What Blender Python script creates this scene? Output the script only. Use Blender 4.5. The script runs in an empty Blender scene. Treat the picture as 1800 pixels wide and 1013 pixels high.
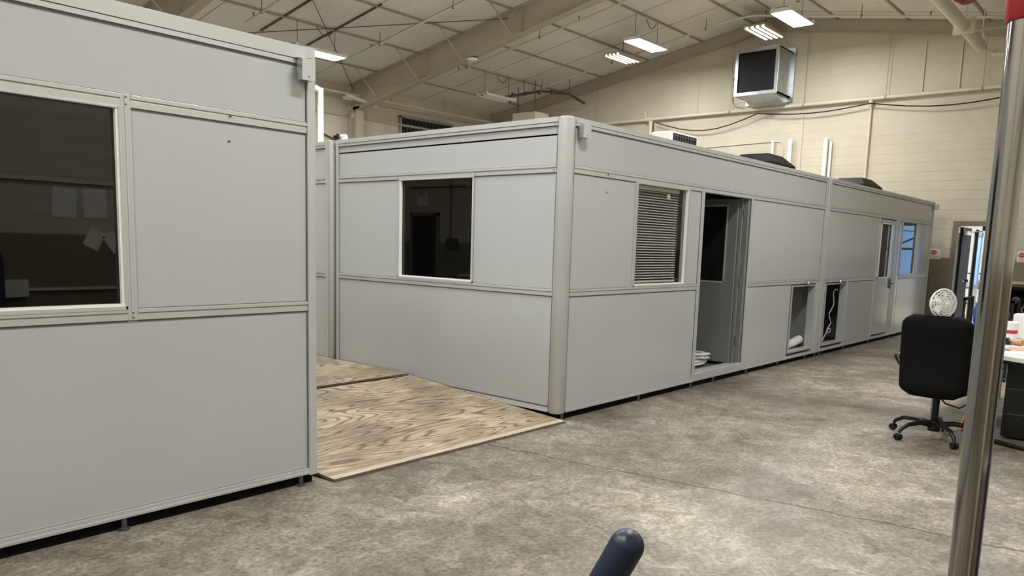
import bpy, bmesh, math, random
from mathutils import Vector, Matrix
random.seed(7)
PI = math.pi
sc = bpy.context.scene
COL = sc.collection

# ------------------------------------------------------------------ materials
def new_mat(name):
    m = bpy.data.materials.new(name); m.use_nodes = True
    nt = m.node_tree; b = nt.nodes['Principled BSDF']
    return m, nt, b

def N(nt, t, **kw):
    n = nt.nodes.new(t)
    for k, v in kw.items():
        if k.startswith('i_'):
            n.inputs[k[2:].replace('_', ' ')].default_value = v
        else:
            setattr(n, k, v)
    return n

def math_node(nt, op, a, b=None, c=None, clamp=False):
    n = nt.nodes.new('ShaderNodeMath'); n.operation = op; n.use_clamp = clamp
    for i, v in enumerate((a, b, c)):
        if v is None: continue
        if isinstance(v, (int, float)): n.inputs[i].default_value = v
        else: nt.links.new(v, n.inputs[i])
    return n.outputs[0]

def ramp(nt, fac, stops):
    r = nt.nodes.new('ShaderNodeValToRGB')
    el = r.color_ramp.elements
    while len(el) < len(stops): el.new(0.5)
    for e, (p, c) in zip(el, stops):
        e.position = p; e.color = (c[0], c[1], c[2], 1)
    nt.links.new(fac, r.inputs[0])
    return r.outputs[0]

def mix(nt, fac, a, b, mode='MIX'):
    n = nt.nodes.new('ShaderNodeMix'); n.data_type = 'RGBA'; n.blend_type = mode
    if isinstance(fac, (int, float)): n.inputs[0].default_value = fac
    else: nt.links.new(fac, n.inputs[0])
    for i, v in ((6, a), (7, b)):
        if isinstance(v, tuple): n.inputs[i].default_value = (v[0], v[1], v[2], 1)
        else: nt.links.new(v, n.inputs[i])
    return n.outputs[2]

def coords(nt, scale=(1, 1, 1), loc=(0, 0, 0), rot=(0, 0, 0)):
    tc = nt.nodes.new('ShaderNodeTexCoord'); mp = nt.nodes.new('ShaderNodeMapping')
    mp.inputs['Scale'].default_value = scale; mp.inputs['Location'].default_value = loc
    mp.inputs['Rotation'].default_value = rot
    nt.links.new(tc.outputs['Object'], mp.inputs[0])
    return mp.outputs[0]

def noise(nt, vec, scale, detail=4, rough=.55, dist=0):
    n = nt.nodes.new('ShaderNodeTexNoise')
    n.inputs['Scale'].default_value = scale; n.inputs['Detail'].default_value = detail
    n.inputs['Roughness'].default_value = rough; n.inputs['Distortion'].default_value = dist
    nt.links.new(vec, n.inputs['Vector'])
    return n.outputs[0]

def bump(nt, b, h, strength=.3, dist=.01):
    bp = nt.nodes.new('ShaderNodeBump'); bp.inputs['Strength'].default_value = strength
    bp.inputs['Distance'].default_value = dist
    nt.links.new(h, bp.inputs['Height']); nt.links.new(bp.outputs[0], b.inputs['Normal'])

def simple(name, col, rough=.5, metal=0, var=.06, nscale=6, bmp=0, spec=.5, alpha=1):
    m, nt, b = new_mat(name)
    v = coords(nt); n = noise(nt, v, nscale, 3)
    c = ramp(nt, n, [(.3, tuple(x * (1 - var) for x in col)), (.7, tuple(min(1, x * (1 + var)) for x in col))])
    nt.links.new(c, b.inputs['Base Color'])
    b.inputs['Roughness'].default_value = rough; b.inputs['Metallic'].default_value = metal
    b.inputs['Specular IOR Level'].default_value = spec
    if bmp:
        n2 = noise(nt, v, 180, 2); bump(nt, b, n2, bmp, .002)
    return m

M = {}
M['laminate'] = simple('grey_laminate', (.446, .464, .472), .17, 0, .018, 1.3)
M['alu'] = simple('pale_aluminium', (.52, .535, .535), .34, .25, .02, 4)
M['groove'] = simple('shadow_groove', (.10, .10, .095), .6, 0, .05)
M['bright'] = simple('bright_gasket', (.86, .86, .82), .35, 0, .02)
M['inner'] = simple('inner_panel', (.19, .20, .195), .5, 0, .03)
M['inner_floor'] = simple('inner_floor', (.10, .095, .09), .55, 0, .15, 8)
M['black'] = simple('matte_black', (.004, .004, .004), .8, 0, .1, 6, 0, .1)
M['hood'] = simple('black_hood', (.006, .006, .006), .6, 0, .1, 6, 0, .2)
M['blackplastic'] = simple('black_plastic', (.006, .006, .0065), .35, 0, .1, 6, 0, .35)
M['fabric_black'] = simple('black_upholstery', (.004, .004, .0045), .8, 0, .2, 30, .3, .12)
M['steel'] = simple('galvanised_steel', (.42, .45, .47), .32, .85, .15, 9)
M['darksteel'] = simple('dark_steel', (.10, .10, .10), .45, .6, .2, 12)
M['chrome'] = simple('worn_chrome', (.36, .355, .35), .12, 1, .05, 3)
M['paintpipe'] = simple('cream_painted_pipe', (.66, .60, .49), .5, 0, .04)
M['beam'] = simple('tan_painted_steel', (.43, .375, .30), .55, 0, .06, 3)
M['strap'] = simple('dark_strap', (.07, .06, .05), .6, 0, .1)
M['purlin'] = simple('purlin_paint', (.33, .30, .25), .6, 0, .08)
M['pvc'] = simple('white_pvc', (.86, .87, .86), .35, 0, .01)
M['white'] = simple('white_plastic', (.80, .80, .78), .4, 0, .02)
M['paper'] = simple('white_paper', (.78, .78, .76), .7, 0, .02)
M['blue'] = simple('blue_rubber', (.0045, .012, .034), .42, 0, .12, 40, .25)
M['bluebag'] = simple('blue_plastic_bag', (.02, .10, .42), .35, 0, .35, 14, .5)
M['red'] = simple('red_plastic', (.30, .010, .018), .4, 0, .1)
M['orange'] = simple('orange_plastic', (.75, .17, .05), .45, 0, .1)
M['cardboard'] = simple('tan_card', (.62, .40, .22), .7, 0, .1)
M['pinkprint'] = simple('pink_print', (.62, .30, .24), .6, 0, .25, 20)
M['signred'] = simple('sign_red', (.45, .03, .02), .5, 0, .05)
M['desk'] = simple('desk_laminate', (.66, .66, .63), .35, 0, .03)
M['doorpaint'] = simple('olive_door_paint', (.20, .175, .13), .5, 0, .05)
M['doordark'] = simple('dark_door', (.012, .014, .012), .6, 0, .1, 6, 0, .15)
M['tan'] = simple('beige_laminate', (.52, .47, .35), .5, 0, .05)
M['skin'] = simple('skin', (.50, .27, .18), .5, 0, .06, 20)
M['navy'] = simple('navy_cloth', (.012, .022, .06), .8, 0, .2, 30)
M['trouser'] = simple('dark_cloth', (.015, .015, .018), .85, 0, .2, 30)
M['hair'] = simple('dark_hair', (.02, .014, .01), .6, 0, .3, 60)
M['annexwall'] = simple('annex_white', (.82, .83, .84), .6, 0, .03)
M['wrap'] = simple('white_plastic_wrap', (.72, .72, .70), .35, 0, .15, 20, .5)
M['sky_panel'] = simple('pale_blue_door_panel', (.22, .42, .78), .5, 0, .1, 3)
M['screen'] = simple('dark_screen', (.01, .01, .011), .25, 0, .4, 6)

def glassmat(name, tint, rough=.02, refl=1.0):
    m, nt, b = new_mat(name)
    nt.nodes.remove(b)
    out = [n for n in nt.nodes if n.type == 'OUTPUT_MATERIAL'][0]
    tr = nt.nodes.new('ShaderNodeBsdfTransparent'); tr.inputs[0].default_value = (*tint, 1)
    gl = nt.nodes.new('ShaderNodeBsdfGlossy'); gl.inputs['Roughness'].default_value = rough
    gl.inputs[0].default_value = (refl, refl, refl, 1)
    fr = nt.nodes.new('ShaderNodeFresnel'); fr.inputs[0].default_value = 1.56
    mx = nt.nodes.new('ShaderNodeMixShader')
    geo = nt.nodes.new('ShaderNodeNewGeometry')
    front = math_node(nt, 'SUBTRACT', 1, geo.outputs['Backfacing'])
    nt.links.new(math_node(nt, 'MULTIPLY', fr.outputs[0], front), mx.inputs[0]); nt.links.new(tr.outputs[0], mx.inputs[1]); nt.links.new(gl.outputs[0], mx.inputs[2])
    nt.links.new(mx.outputs[0], out.inputs[0])
    return m
M['glass'] = glassmat('room_shade_glass', (.34, .36, .34), .015)  # dark tint stands in for the unlit rooms behind the panes
M['glass_clear'] = glassmat('window_glass', (.88, .89, .88), .015)
M['clear'] = glassmat('clear_glass', (.9, .92, .93))

def emis(name, col, s):
    m, nt, b = new_mat(name)
    b.inputs['Base Color'].default_value = (.8, .8, .8, 1)
    b.inputs['Emission Color'].default_value = (*col, 1); b.inputs['Emission Strength'].default_value = s
    return m
M['lamp'] = emis('lamp_lens', (1, .98, .92), 16)
M['lampdim'] = emis('lamp_tube', (1, .98, .92), 3.2)
M['exitglow'] = emis('exit_letters', (.9, .05, .03), .8)
M['annexlamp'] = emis('annex_lamp', (1, 1, 1), 8)

# concrete floor
def floor_mat():
    m, nt, b = new_mat('mottled_concrete')
    v = coords(nt); L = nt.links
    n1 = noise(nt, coords(nt, loc=(3.7, 1.9, 0)), .7, 8, .62, .5); n2 = noise(nt, v, 6.5, 10, .72, .9); n3 = noise(nt, v, 34, 6, .75)
    base = ramp(nt, n1, [(.34, (.100, .089, .071)), (.5, (.180, .164, .133)), (.64, (.282, .260, .215))])
    c2 = ramp(nt, n2, [(.36, (.32, .305, .28)), (.50, (.50, .50, .50)), (.62, (.74, .73, .71))])
    c = mix(nt, .85, base, c2, 'OVERLAY')
    c3 = ramp(nt, n3, [(.38, (.22, .21, .195)), (.5, (.5, .5, .5)), (.64, (.74, .74, .73))])
    c = mix(nt, .7, c, c3, 'OVERLAY')
    vo = nt.nodes.new('ShaderNodeTexVoronoi'); vo.inputs['Scale'].default_value = 5.0
    L.new(v, vo.inputs['Vector'])
    n4 = noise(nt, v, 60, 2)
    d = math_node(nt, 'ADD', vo.outputs['Distance'], math_node(nt, 'MULTIPLY', n4, .10))
    spot = math_node(nt, 'LESS_THAN', d, .082)
    c = mix(nt, math_node(nt, 'MULTIPLY', spot, .55), c, (.05, .045, .04))
    # long brown stain left by water between the doorway and the chair
    sp = nt.nodes.new('ShaderNodeSeparateXYZ'); L.new(v, sp.inputs[0])
    wn = math_node(nt, 'MULTIPLY', math_node(nt, 'SUBTRACT', noise(nt, v, 1.6, 6, .7), .5), 1.5)
    q1 = math_node(nt, 'MULTIPLY_ADD', sp.outputs[1], -.10, 2.55)
    ds = math_node(nt, 'ABSOLUTE', math_node(nt, 'ADD', math_node(nt, 'SUBTRACT', sp.outputs[0], q1), wn))
    st = math_node(nt, 'MULTIPLY_ADD', ds, -1.6, 1.0, True)
    inY = math_node(nt, 'MULTIPLY_ADD', math_node(nt, 'ABSOLUTE', math_node(nt, 'ADD', sp.outputs[1], 1.3)), -1.2, 1.9, True)
    st = math_node(nt, 'MULTIPLY', st, inY)
    c = mix(nt, math_node(nt, 'MULTIPLY', st, .62), c, (.075, .062, .048))
    # crack wandering from the ramp towards the right-hand wall
    sep = nt.nodes.new('ShaderNodeSeparateXYZ'); L.new(v, sep.inputs[0])
    x, y = sep.outputs[0], sep.outputs[1]
    cy = math_node(nt, 'MULTIPLY', y, -1)
    path = math_node(nt, 'MULTIPLY_ADD', cy, .150, -1.075)
    wob = math_node(nt, 'MULTIPLY', math_node(nt, 'SUBTRACT', noise(nt, v, 3.0, 5, .6), .5), .16)
    dx = math_node(nt, 'ABSOLUTE', math_node(nt, 'SUBTRACT', math_node(nt, 'ADD', x, wob), path))
    cr = math_node(nt, 'LESS_THAN', dx, .0080)
    cr = math_node(nt, 'MULTIPLY', cr, math_node(nt, 'LESS_THAN', y, -.12))
    c = mix(nt, math_node(nt, 'MULTIPLY', cr, .92), c, (.028, .024, .02))
    L.new(c, b.inputs['Base Color'])
    r = math_node(nt, 'MULTIPLY_ADD', n2, .35, .30); L.new(r, b.inputs['Roughness'])
    h = math_node(nt, 'ADD', math_node(nt, 'MULTIPLY', n3, .4), math_node(nt, 'MULTIPLY', cr, -1.5))
    bump(nt, b, h, .25, .004)
    return m
M['concrete'] = floor_mat()

def ply_mat(name, off):
    m, nt, b = new_mat(name)
    v = coords(nt, loc=off); L = nt.links
    mp = nt.nodes.new('ShaderNodeMapping'); mp.inputs['Scale'].default_value = (.26, 1.9, 1); L.new(v, mp.inputs[0])
    n1 = noise(nt, mp.outputs[0], 1.5, 1.6, .42, .35)
    s = math_node(nt, 'SINE', math_node(nt, 'MULTIPLY', n1, 165))
    s = math_node(nt, 'MULTIPLY_ADD', s, .5, .5)
    s = math_node(nt, 'POWER', s, 4.0)
    mp2 = nt.nodes.new('ShaderNodeMapping'); mp2.inputs['Scale'].default_value = (1.0, 30, 1); L.new(v, mp2.inputs[0])
    n2 = noise(nt, mp2.outputs[0], 3.5, 6, .7)
    n3 = noise(nt, v, 1.6, 5, .6)
    base = ramp(nt, n3, [(.3, (.18, .14, .092)), (.5, (.32, .255, .170)), (.70, (.47, .395, .28))])
    fine = ramp(nt, n2, [(.36, (.20, .185, .17)), (.5, (.5, .5, .5)), (.64, (.76, .76, .75))])
    c = mix(nt, .75, base, fine, 'OVERLAY')
    c = mix(nt, math_node(nt, 'MULTIPLY', s, .82), c, (.075, .046, .026))
    n4 = noise(nt, v, 9, 6, .7)
    dirt = ramp(nt, n4, [(.55, (0, 0, 0)), (.75, (1, 1, 1))])
    c = mix(nt, math_node(nt, 'MULTIPLY', dirt, .35), c, (.12, .10, .08))
    sy = nt.nodes.new('ShaderNodeSeparateXYZ'); L.new(v, sy.inputs[0])
    pale = math_node(nt, 'LESS_THAN', math_node(nt, 'ADD', sy.outputs[1], math_node(nt, 'MULTIPLY', n3, .10)), .01 + off[1] * 0)
    c = mix(nt, math_node(nt, 'MULTIPLY', pale, .45), c, (.62, .56, .45))
    L.new(c, b.inputs['Base Color']); b.inputs['Roughness'].default_value = .7
    bump(nt, b, s, .2, .002)
    return m
M['ply'] = ply_mat('plywood_face', (0, 0, 0))
M['ply2'] = ply_mat('plywood_face_pale', (5.3, 2.2, 0))
M['plyedge'] = simple('plywood_edge', (.16, .12, .08), .8, 0, .3, 40)

def cmu_mat(name, axis):
    m, nt, b = new_mat(name); L = nt.links
    tc = nt.nodes.new('ShaderNodeTexCoord'); sep = nt.nodes.new('ShaderNodeSeparateXYZ'); L.new(tc.outputs['Object'], sep.inputs[0])
    u = sep.outputs[1] if axis == 'Y' else sep.outputs[0]; z = sep.outputs[2]
    cb = nt.nodes.new('ShaderNodeCombineXYZ'); L.new(u, cb.inputs[0]); L.new(z, cb.inputs[1])
    row = math_node(nt, 'DIVIDE', math_node(nt, 'ADD', z, -.0976), .2032)
    fr = math_node(nt, 'FRACT', row); par = math_node(nt, 'MODULO', math_node(nt, 'FLOOR', row), 2)
    hj = math_node(nt, 'LESS_THAN', math_node(nt, 'ABSOLUTE', math_node(nt, 'SUBTRACT', fr, .5)), .475)
    hj = math_node(nt, 'SUBTRACT', 1, hj)
    fu = math_node(nt, 'FRACT', math_node(nt, 'DIVIDE', math_node(nt, 'ADD', u, math_node(nt, 'MULTIPLY', par, .203)), .406))
    vj = math_node(nt, 'GREATER_THAN', math_node(nt, 'ABSOLUTE', math_node(nt, 'SUBTRACT', fu, .5)), .488)
    patch = noise(nt, cb.outputs[0], .55, 3, .6)
    ptc = math_node(nt, 'MULTIPLY', math_node(nt, 'SUBTRACT', patch, .38), 4.0, None, True)
    ptc2 = math_node(nt, 'MULTIPLY', math_node(nt, 'SUBTRACT', patch, .50), 5.0, None, True)
    low = math_node(nt, 'MULTIPLY_ADD', z, -.35, 2.0, True)
    jt = math_node(nt, 'ADD', math_node(nt, 'MULTIPLY', hj, math_node(nt, 'MAXIMUM', low, math_node(nt, 'MULTIPLY', ptc, .5))), math_node(nt, 'MULTIPLY', vj, math_node(nt, 'MULTIPLY', ptc2, .35)), None, True)
    n1 = noise(nt, cb.outputs[0], 1.2, 4)
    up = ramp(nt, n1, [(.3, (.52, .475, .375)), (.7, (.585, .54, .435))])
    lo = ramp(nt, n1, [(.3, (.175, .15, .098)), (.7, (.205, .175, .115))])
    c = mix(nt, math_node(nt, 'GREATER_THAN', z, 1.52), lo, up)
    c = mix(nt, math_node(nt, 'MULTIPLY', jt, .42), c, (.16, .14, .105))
    L.new(c, b.inputs['Base Color']); b.inputs['Roughness'].default_value = .55
    n2 = noise(nt, cb.outputs[0], 90, 3)
    h = math_node(nt, 'ADD', math_node(nt, 'MULTIPLY', jt, -1), math_node(nt, 'MULTIPLY', n2, .15))
    bump(nt, b, h, .35, .006)
    return m
M['cmuY'] = cmu_mat('painted_block_Y', 'Y'); M['cmuX'] = cmu_mat('painted_block_X', 'X')

def ceil_mat():
    m, nt, b = new_mat('vinyl_roof_liner'); v = coords(nt)
    n = noise(nt, v, .8, 4); n2 = noise(nt, v, 5, 5, .6)
    c = ramp(nt, n, [(.3, (.66, .64, .59)), (.7, (.76, .74, .69))])
    c2 = ramp(nt, n2, [(.35, (.44, .44, .43)), (.6, (.52, .52, .52))])
    c = mix(nt, .5, c, c2, 'OVERLAY')
    nt.links.new(c, b.inputs['Base Color']); b.inputs['Roughness'].default_value = .6
    bump(nt, b, n2, .35, .05)
    return m
M['ceil'] = ceil_mat()

# ------------------------------------------------------------------ mesh builder
class MB:
    def __init__(s): s.bm = bmesh.new()
    def box(s, x0, x1, y0, y1, z0, z1, bev=0, mat=None):
        a = [min(x0, x1), min(y0, y1), min(z0, z1)]; b = [max(x0, x1), max(y0, y1), max(z0, z1)]
        t = bmesh.new(); r = bmesh.ops.create_cube(t, size=1)
        for v in t.verts:
            v.co = Vector([a[i] + (v.co[i] + .5) * (b[i] - a[i]) for i in range(3)])
        if bev > 0: bmesh.ops.bevel(t, geom=list(t.edges), offset=bev, segments=2, affect='EDGES', profile=.5)
        if mat is not None: bmesh.ops.transform(t, matrix=mat, verts=list(t.verts))
        s.add(t); return s
    def add(s, t):
        me = bpy.data.meshes.new('tmp'); t.to_mesh(me); t.free(); s.bm.from_mesh(me); bpy.data.meshes.remove(me)
    def tube(s, pts, r, n=12, cap=True, closed=False):
        pts = [Vector(p) for p in pts]; k = len(pts)
        rs = r if isinstance(r, (list, tuple)) else [r] * k
        rings = []; prev = None
        for i, p in enumerate(pts):
            if closed: d = (pts[(i + 1) % k] - pts[i - 1])
            else: d = (pts[min(i + 1, k - 1)] - pts[max(i - 1, 0)])
            d.normalize()
            if prev is None:
                ref = Vector((0, 0, 1)) if abs(d.z) < .9 else Vector((1, 0, 0)); u = d.cross(ref).normalized()
            else:
                u = (prev - d * prev.dot(d)); u = u.normalized() if u.length > 1e-6 else d.orthogonal().normalized()
            prev = u; w = d.cross(u)
            rings.append([s.bm.verts.new(p + (u * math.cos(2 * PI * j / n) + w * math.sin(2 * PI * j / n)) * rs[i]) for j in range(n)])
        m = k if closed else k - 1
        for i in range(m):
            a, b = rings[i], rings[(i + 1) % k]
            for j in range(n): s.bm.faces.new((a[j], a[(j + 1) % n], b[(j + 1) % n], b[j]))
        if cap and not closed:
            s.bm.faces.new(rings[0][::-1]); s.bm.faces.new(rings[-1])
        return s
    def cyl(s, a, b, r, n=20): return s.tube([a, b], r, n)
    def rod(s, a, b, r, n=10): return s.tube([a, b], r, n)
    def lathe(s, prof, c, n=28, axis=(0, 0, 1)):
        c = Vector(c); ax = Vector(axis).normalized(); q = Vector((0, 0, 1)).rotation_difference(ax)
        rings = []
        for (r, z) in prof:
            rings.append([s.bm.verts.new(c + q @ Vector((r * math.cos(2 * PI * j / n), r * math.sin(2 * PI * j / n), z))) for j in range(n)])
        for a, b in zip(rings, rings[1:]):
            for j in range(n): s.bm.faces.new((a[j], a[(j + 1) % n], b[(j + 1) % n], b[j]))
        s.bm.faces.new(rings[0][::-1]); s.bm.faces.new(rings[-1])
        return s
    def prism(s, poly, axis, a, b):
        # poly: list of 2D points in the other two axes (order XYZ minus axis)
        i = 'XYZ'.index(axis); o = [k for k in range(3) if k != i]
        def mk(p, t):
            v = [0, 0, 0]; v[i] = t; v[o[0]] = p[0]; v[o[1]] = p[1]; return s.bm.verts.new(v)
        A = [mk(p, a) for p in poly]; B = [mk(p, b) for p in poly]; n = len(poly)
        s.bm.faces.new(A[::-1]); s.bm.faces.new(B)
        for k in range(n): s.bm.faces.new((A[k], A[(k + 1) % n], B[(k + 1) % n], B[k]))
        return s
    def build(s, name, mat, parent=None, smooth=None):
        root = parent
        while root is not None and root.parent is not None: root = root.parent
        if root is not None and not root.get('_local', 0):
            off = -root.location
            bmesh.ops.translate(s.bm, vec=off, verts=list(s.bm.verts))
        bmesh.ops.recalc_face_normals(s.bm, faces=list(s.bm.faces))
        me = bpy.data.meshes.new(name); s.bm.to_mesh(me); s.bm.free()
        me.materials.append(M[mat] if isinstance(mat, str) else mat)
        if smooth:
            for p in me.polygons: p.use_smooth = True
            me.set_sharp_from_angle(angle=math.radians(smooth))
        o = bpy.data.objects.new(name, me); COL.objects.link(o)
        if parent is not None: o.parent = parent
        return o

def thing(name, label, cat, loc=(0, 0, 0), group=None, local=False):
    o = bpy.data.objects.new(name, None); COL.objects.link(o); o.location = loc
    o.empty_display_size = .1
    o['label'] = label; o['category'] = cat
    if group: o['group'] = group
    if local: o['_local'] = 1
    return o
def tag(o, label, cat, group=None):
    o['label'] = label; o['category'] = cat
    if group: o['group'] = group
    return o
def struct(o): o['kind'] = 'structure'; return o
def copy_tree(o, parent=None):
    c = o.copy(); COL.objects.link(c)
    if parent is not None: c.parent = parent
    for ch in list(o.children): copy_tree(ch, c)
    return c

# ------------------------------------------------------------------ hall shell
XB, YL, YR, XR = 13.2, 13.1, -5.0, -9.6
RY, RZ, SL = 4.1, 7.07, .168
def roofz(y): return RZ - SL * abs(y - RY)

m = MB(); m.box(XR - .3, XB + .2, YR - .3, YL + .3, -.2, 0); struct(m.build('floor', 'concrete'))
m = MB(); m.box(XB + .2, 24, -8, 6, -.2, 0); struct(m.build('floor', 'tan'))
def gable(x0, x1, door):
    # gable wall polygon with a door hole, split in columns
    m = MB()
    y0, y1, zt = door
    def col(a, b, zb=0):
        pts = [(a, zb), (b, zb), (b, roofz(b) + .1)]
        if a < RY < b: pts.append((RY, RZ + .1))
        pts.append((a, roofz(a) + .1))
        m.prism(pts, 'X', x0, x1)
    col(YR, y0); col(y0, y1, zt); col(y1, YL)
    return m
DY0, DY1, DZ = -1.02, -.36, 2.20
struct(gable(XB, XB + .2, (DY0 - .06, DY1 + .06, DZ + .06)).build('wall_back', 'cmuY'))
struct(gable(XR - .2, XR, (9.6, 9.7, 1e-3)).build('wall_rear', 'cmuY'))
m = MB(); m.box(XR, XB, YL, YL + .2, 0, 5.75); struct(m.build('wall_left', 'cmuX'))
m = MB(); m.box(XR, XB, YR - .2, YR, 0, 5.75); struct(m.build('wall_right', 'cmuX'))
for nm, ya, yb in (('ceiling', RY, YL + .2), ('ceiling', YR - .2, RY)):
    m = MB(); m.prism([(ya, roofz(ya)), (yb, roofz(yb)), (yb, roofz(yb) + .12), (ya, roofz(ya) + .12)], 'X', XR - .2, XB + .2)
    struct(m.build(nm, 'ceil'))

# rafters (tapered) : top follows the roof, two webs meet at the ridge
def rafter(x, name, w=.10, full=True):
    t = struct(thing(name, '', 'x', (x, YL, 0))) if False else None
    m = MB(); fl = MB()
    for side in (1, -1):
        ye = YL if side == 1 else YR
        yi = ye - side * .05
        pts_t = [(yi, roofz(yi) - .012), (RY, RZ - .012)]
        d0, d1 = .74, .52
        a = [(yi, roofz(yi) - .012), (RY, RZ - .012), (RY, RZ - d1), (yi, roofz(yi) - d0)]
        m.prism(a, 'X', x - .006, x + .006)
        for (zz0, zz1) in (((roofz(yi) - d0), (RZ - d1)), ((roofz(yi) - .03), (RZ - .03))):
            fl.prism([(yi, zz0), (RY, zz1), (RY, zz1 + .016), (yi, zz0 + .016)], 'X', x - w, x + w)
        # web stiffeners
        for yy in (RY + side * 3.0, RY + side * 6.0):
            fl.prism([(yy, roofz(yy) - .03), (yy + .012, roofz(yy) - .03), (yy + .012, roofz(yy) - .60), (yy, roofz(yy) - .60)], 'X', x - w * .9, x + w * .9)
    return m, fl
for i, x in enumerate((1.6, 7.6, -4.4)):
    m, fl = rafter(x, 'rafter')
    lab = ['tan tapered steel roof beam nearest above the left office module', 'long tan tapered steel roof beam with smoke detector, crossing mid ceiling',
           'tan tapered steel roof beam over the camera position'][i]
    t = thing('roof_beam', lab, 'beam', (x, RY, RZ), 'roof beams')
    m.build('web', 'beam', t); fl.build('flange', 'beam', t)
    for yc in (YL - .28, YR + .28):
        c = MB(); s = .0
        z1 = roofz(yc) - .70
        c.box(x - .006, x + .006, yc - .13, yc + .13, 0, z1 + .1); c.box(x - .12, x + .12, yc - .14, yc - .125, 0, z1); c.box(x - .12, x + .12, yc + .125, yc + .14, 0, z1)
        c.build('column', 'beam', t)
# gable beam along the back wall
m = MB()
for side in (1, -1):
    ye = YL - .02 if side == 1 else YR + .02
    m.prism([(ye, roofz(ye) - .01), (RY, RZ - .01), (RY, RZ - .27), (ye, roofz(ye) - .27)], 'X', XB - .12, XB)
    m.prism([(ye, roofz(ye) - .285), (RY, RZ - .285), (RY, RZ - .27), (ye, roofz(ye) - .27)], 'X', XB - .15, XB)
tag(m.build('gable_beam', 'beam'), 'tan gable beam following the roofline on the cream block wall', 'beam')

# purlins
PURL = [11.85, 10.33, 8.87, 7.35, 5.8, 4.46, 3.65, 2.44, .95, -.55, -2.05, -3.5]
for y in PURL:
    m = MB(); z = roofz(y)
    m.box(XR, XB - .15, y - .022, y + .022, z - .035, z - .002)
    side = 'left slope' if y > RY else 'right slope'
    tag(m.build('purlin', 'purlin'), 'thin straight roof purlin running lengthwise under the vinyl roof liner', 'purlin', 'roof purlins')
# insulation seam straps running up the slope
for x in (-8.8, -7.6, -6.3, -2.4, -1.2, 0.0, 2.62, 3.86, 5.1, 6.35, 8.85, 10.1, 11.35, 12.4):
    m = MB()
    for ya, yb in ((RY, YL - .1), (YR + .1, RY)):
        m.prism([(ya, roofz(ya) - .006), (yb, roofz(yb) - .006), (yb, roofz(yb) - .001), (ya, roofz(ya) - .001)], 'X', x - .008, x + .008)
    tag(m.build('roof_strap', 'purlin'), 'narrow seam strap running up the roof slope between beams', 'strap', 'roof liner straps')
# dark short bars under the liner near the lit fixture
for (x, ya, yb) in ((3.86, 9.3, 11.2), (5.1, 8.75, 11.4)):
    m = MB(); m.prism([(ya, roofz(ya) - .03), (yb, roofz(yb) - .03), (yb, roofz(yb) - .005), (ya, roofz(ya) - .005)], 'X', x - .022, x + .022)
    tag(m.build('roof_bar', 'strap'), 'short dark bar lying on the roof liner, %s of the pair above the left modules' % ('nearer' if x < 4 else 'farther'), 'bar')
# cable bracing
for k, (a, b) in enumerate((((1.6, 13.0), (7.6, 7.55)), ((1.6, 7.05), (7.6, 12.95)))):
    m = MB(); m.rod((a[0], a[1], roofz(a[1]) - .12), (b[0], b[1], roofz(b[1]) - .12), .009)
    tag(m.build('brace_cable', 'strap'), ['diagonal roof brace cable sloping towards the ridge above the left module', 'steep diagonal roof brace cable ending at the left wall end of beam'][k], 'cable')
# flange braces from beam to purlin
for x, ys in ((7.6, (11.85, 10.33, 8.87, 7.35)), (1.6, (10.33, 8.87, 7.35))):
    for y in ys:
        m = MB(); dd = .52 + .22 * (y - RY) / 9.0
        m.rod((x - .06, y, roofz(y) - dd + .02), (x - .75, y + .02, roofz(y) - .04), .018, 8)
        tag(m.build('flange_brace', 'beam'), 'short diagonal brace from bottom flange of tan roof beam to a purlin', 'brace', 'flange braces')
# sprinkler branch pipes
for k, x in enumerate((3.1, 6.0, 8.75, 11.7)):
    t = thing('sprinkler_pipe', ['cream sprinkler branch pipe nearest the camera, ending above left module', 'cream sprinkler branch pipe just before the large roof beam', 'cream sprinkler branch pipe just behind the large roof beam', 'cream sprinkler branch pipe closest to the block end wall, bent over the ridge'][k], 'pipe', (x, 10.5, roofz(10.5) - .25), 'sprinkler branch pipes')
    m = MB(); pts = [(x, 10.5, roofz(10.5) - .25)]
    for y in (8, RY + .8, RY + .25, RY - .25, RY - .8, -2, -4.6): pts.append((x, y, min(roofz(y) - .25, RZ - .30)))
    m.tube(pts, .024 if k else .026, 12); m.build('pipe', 'paintpipe', t, 40)
    for y in (9.9, 7.6, 5.0, 1.5, -1.2):
        z = roofz(y) - .25
        m = MB(); m.rod((x, y, z + .02), (x, y, roofz(y)), .007, 6); m.lathe([(.033, -.012), (.033, .012)], (x, y, z), 12, (0, 1, SL)); m.build('hanger', 'strap', t)
    for y in (10.2, 6.5, 3.0, .2):
        z = roofz(y) - .25
        m = MB(); m.lathe([(.012, 0), (.012, .06), (.028, .065), (.028, .07)], (x, y, z + .02), 10); m.build('sprinkler_head', 'darksteel', t)

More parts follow.
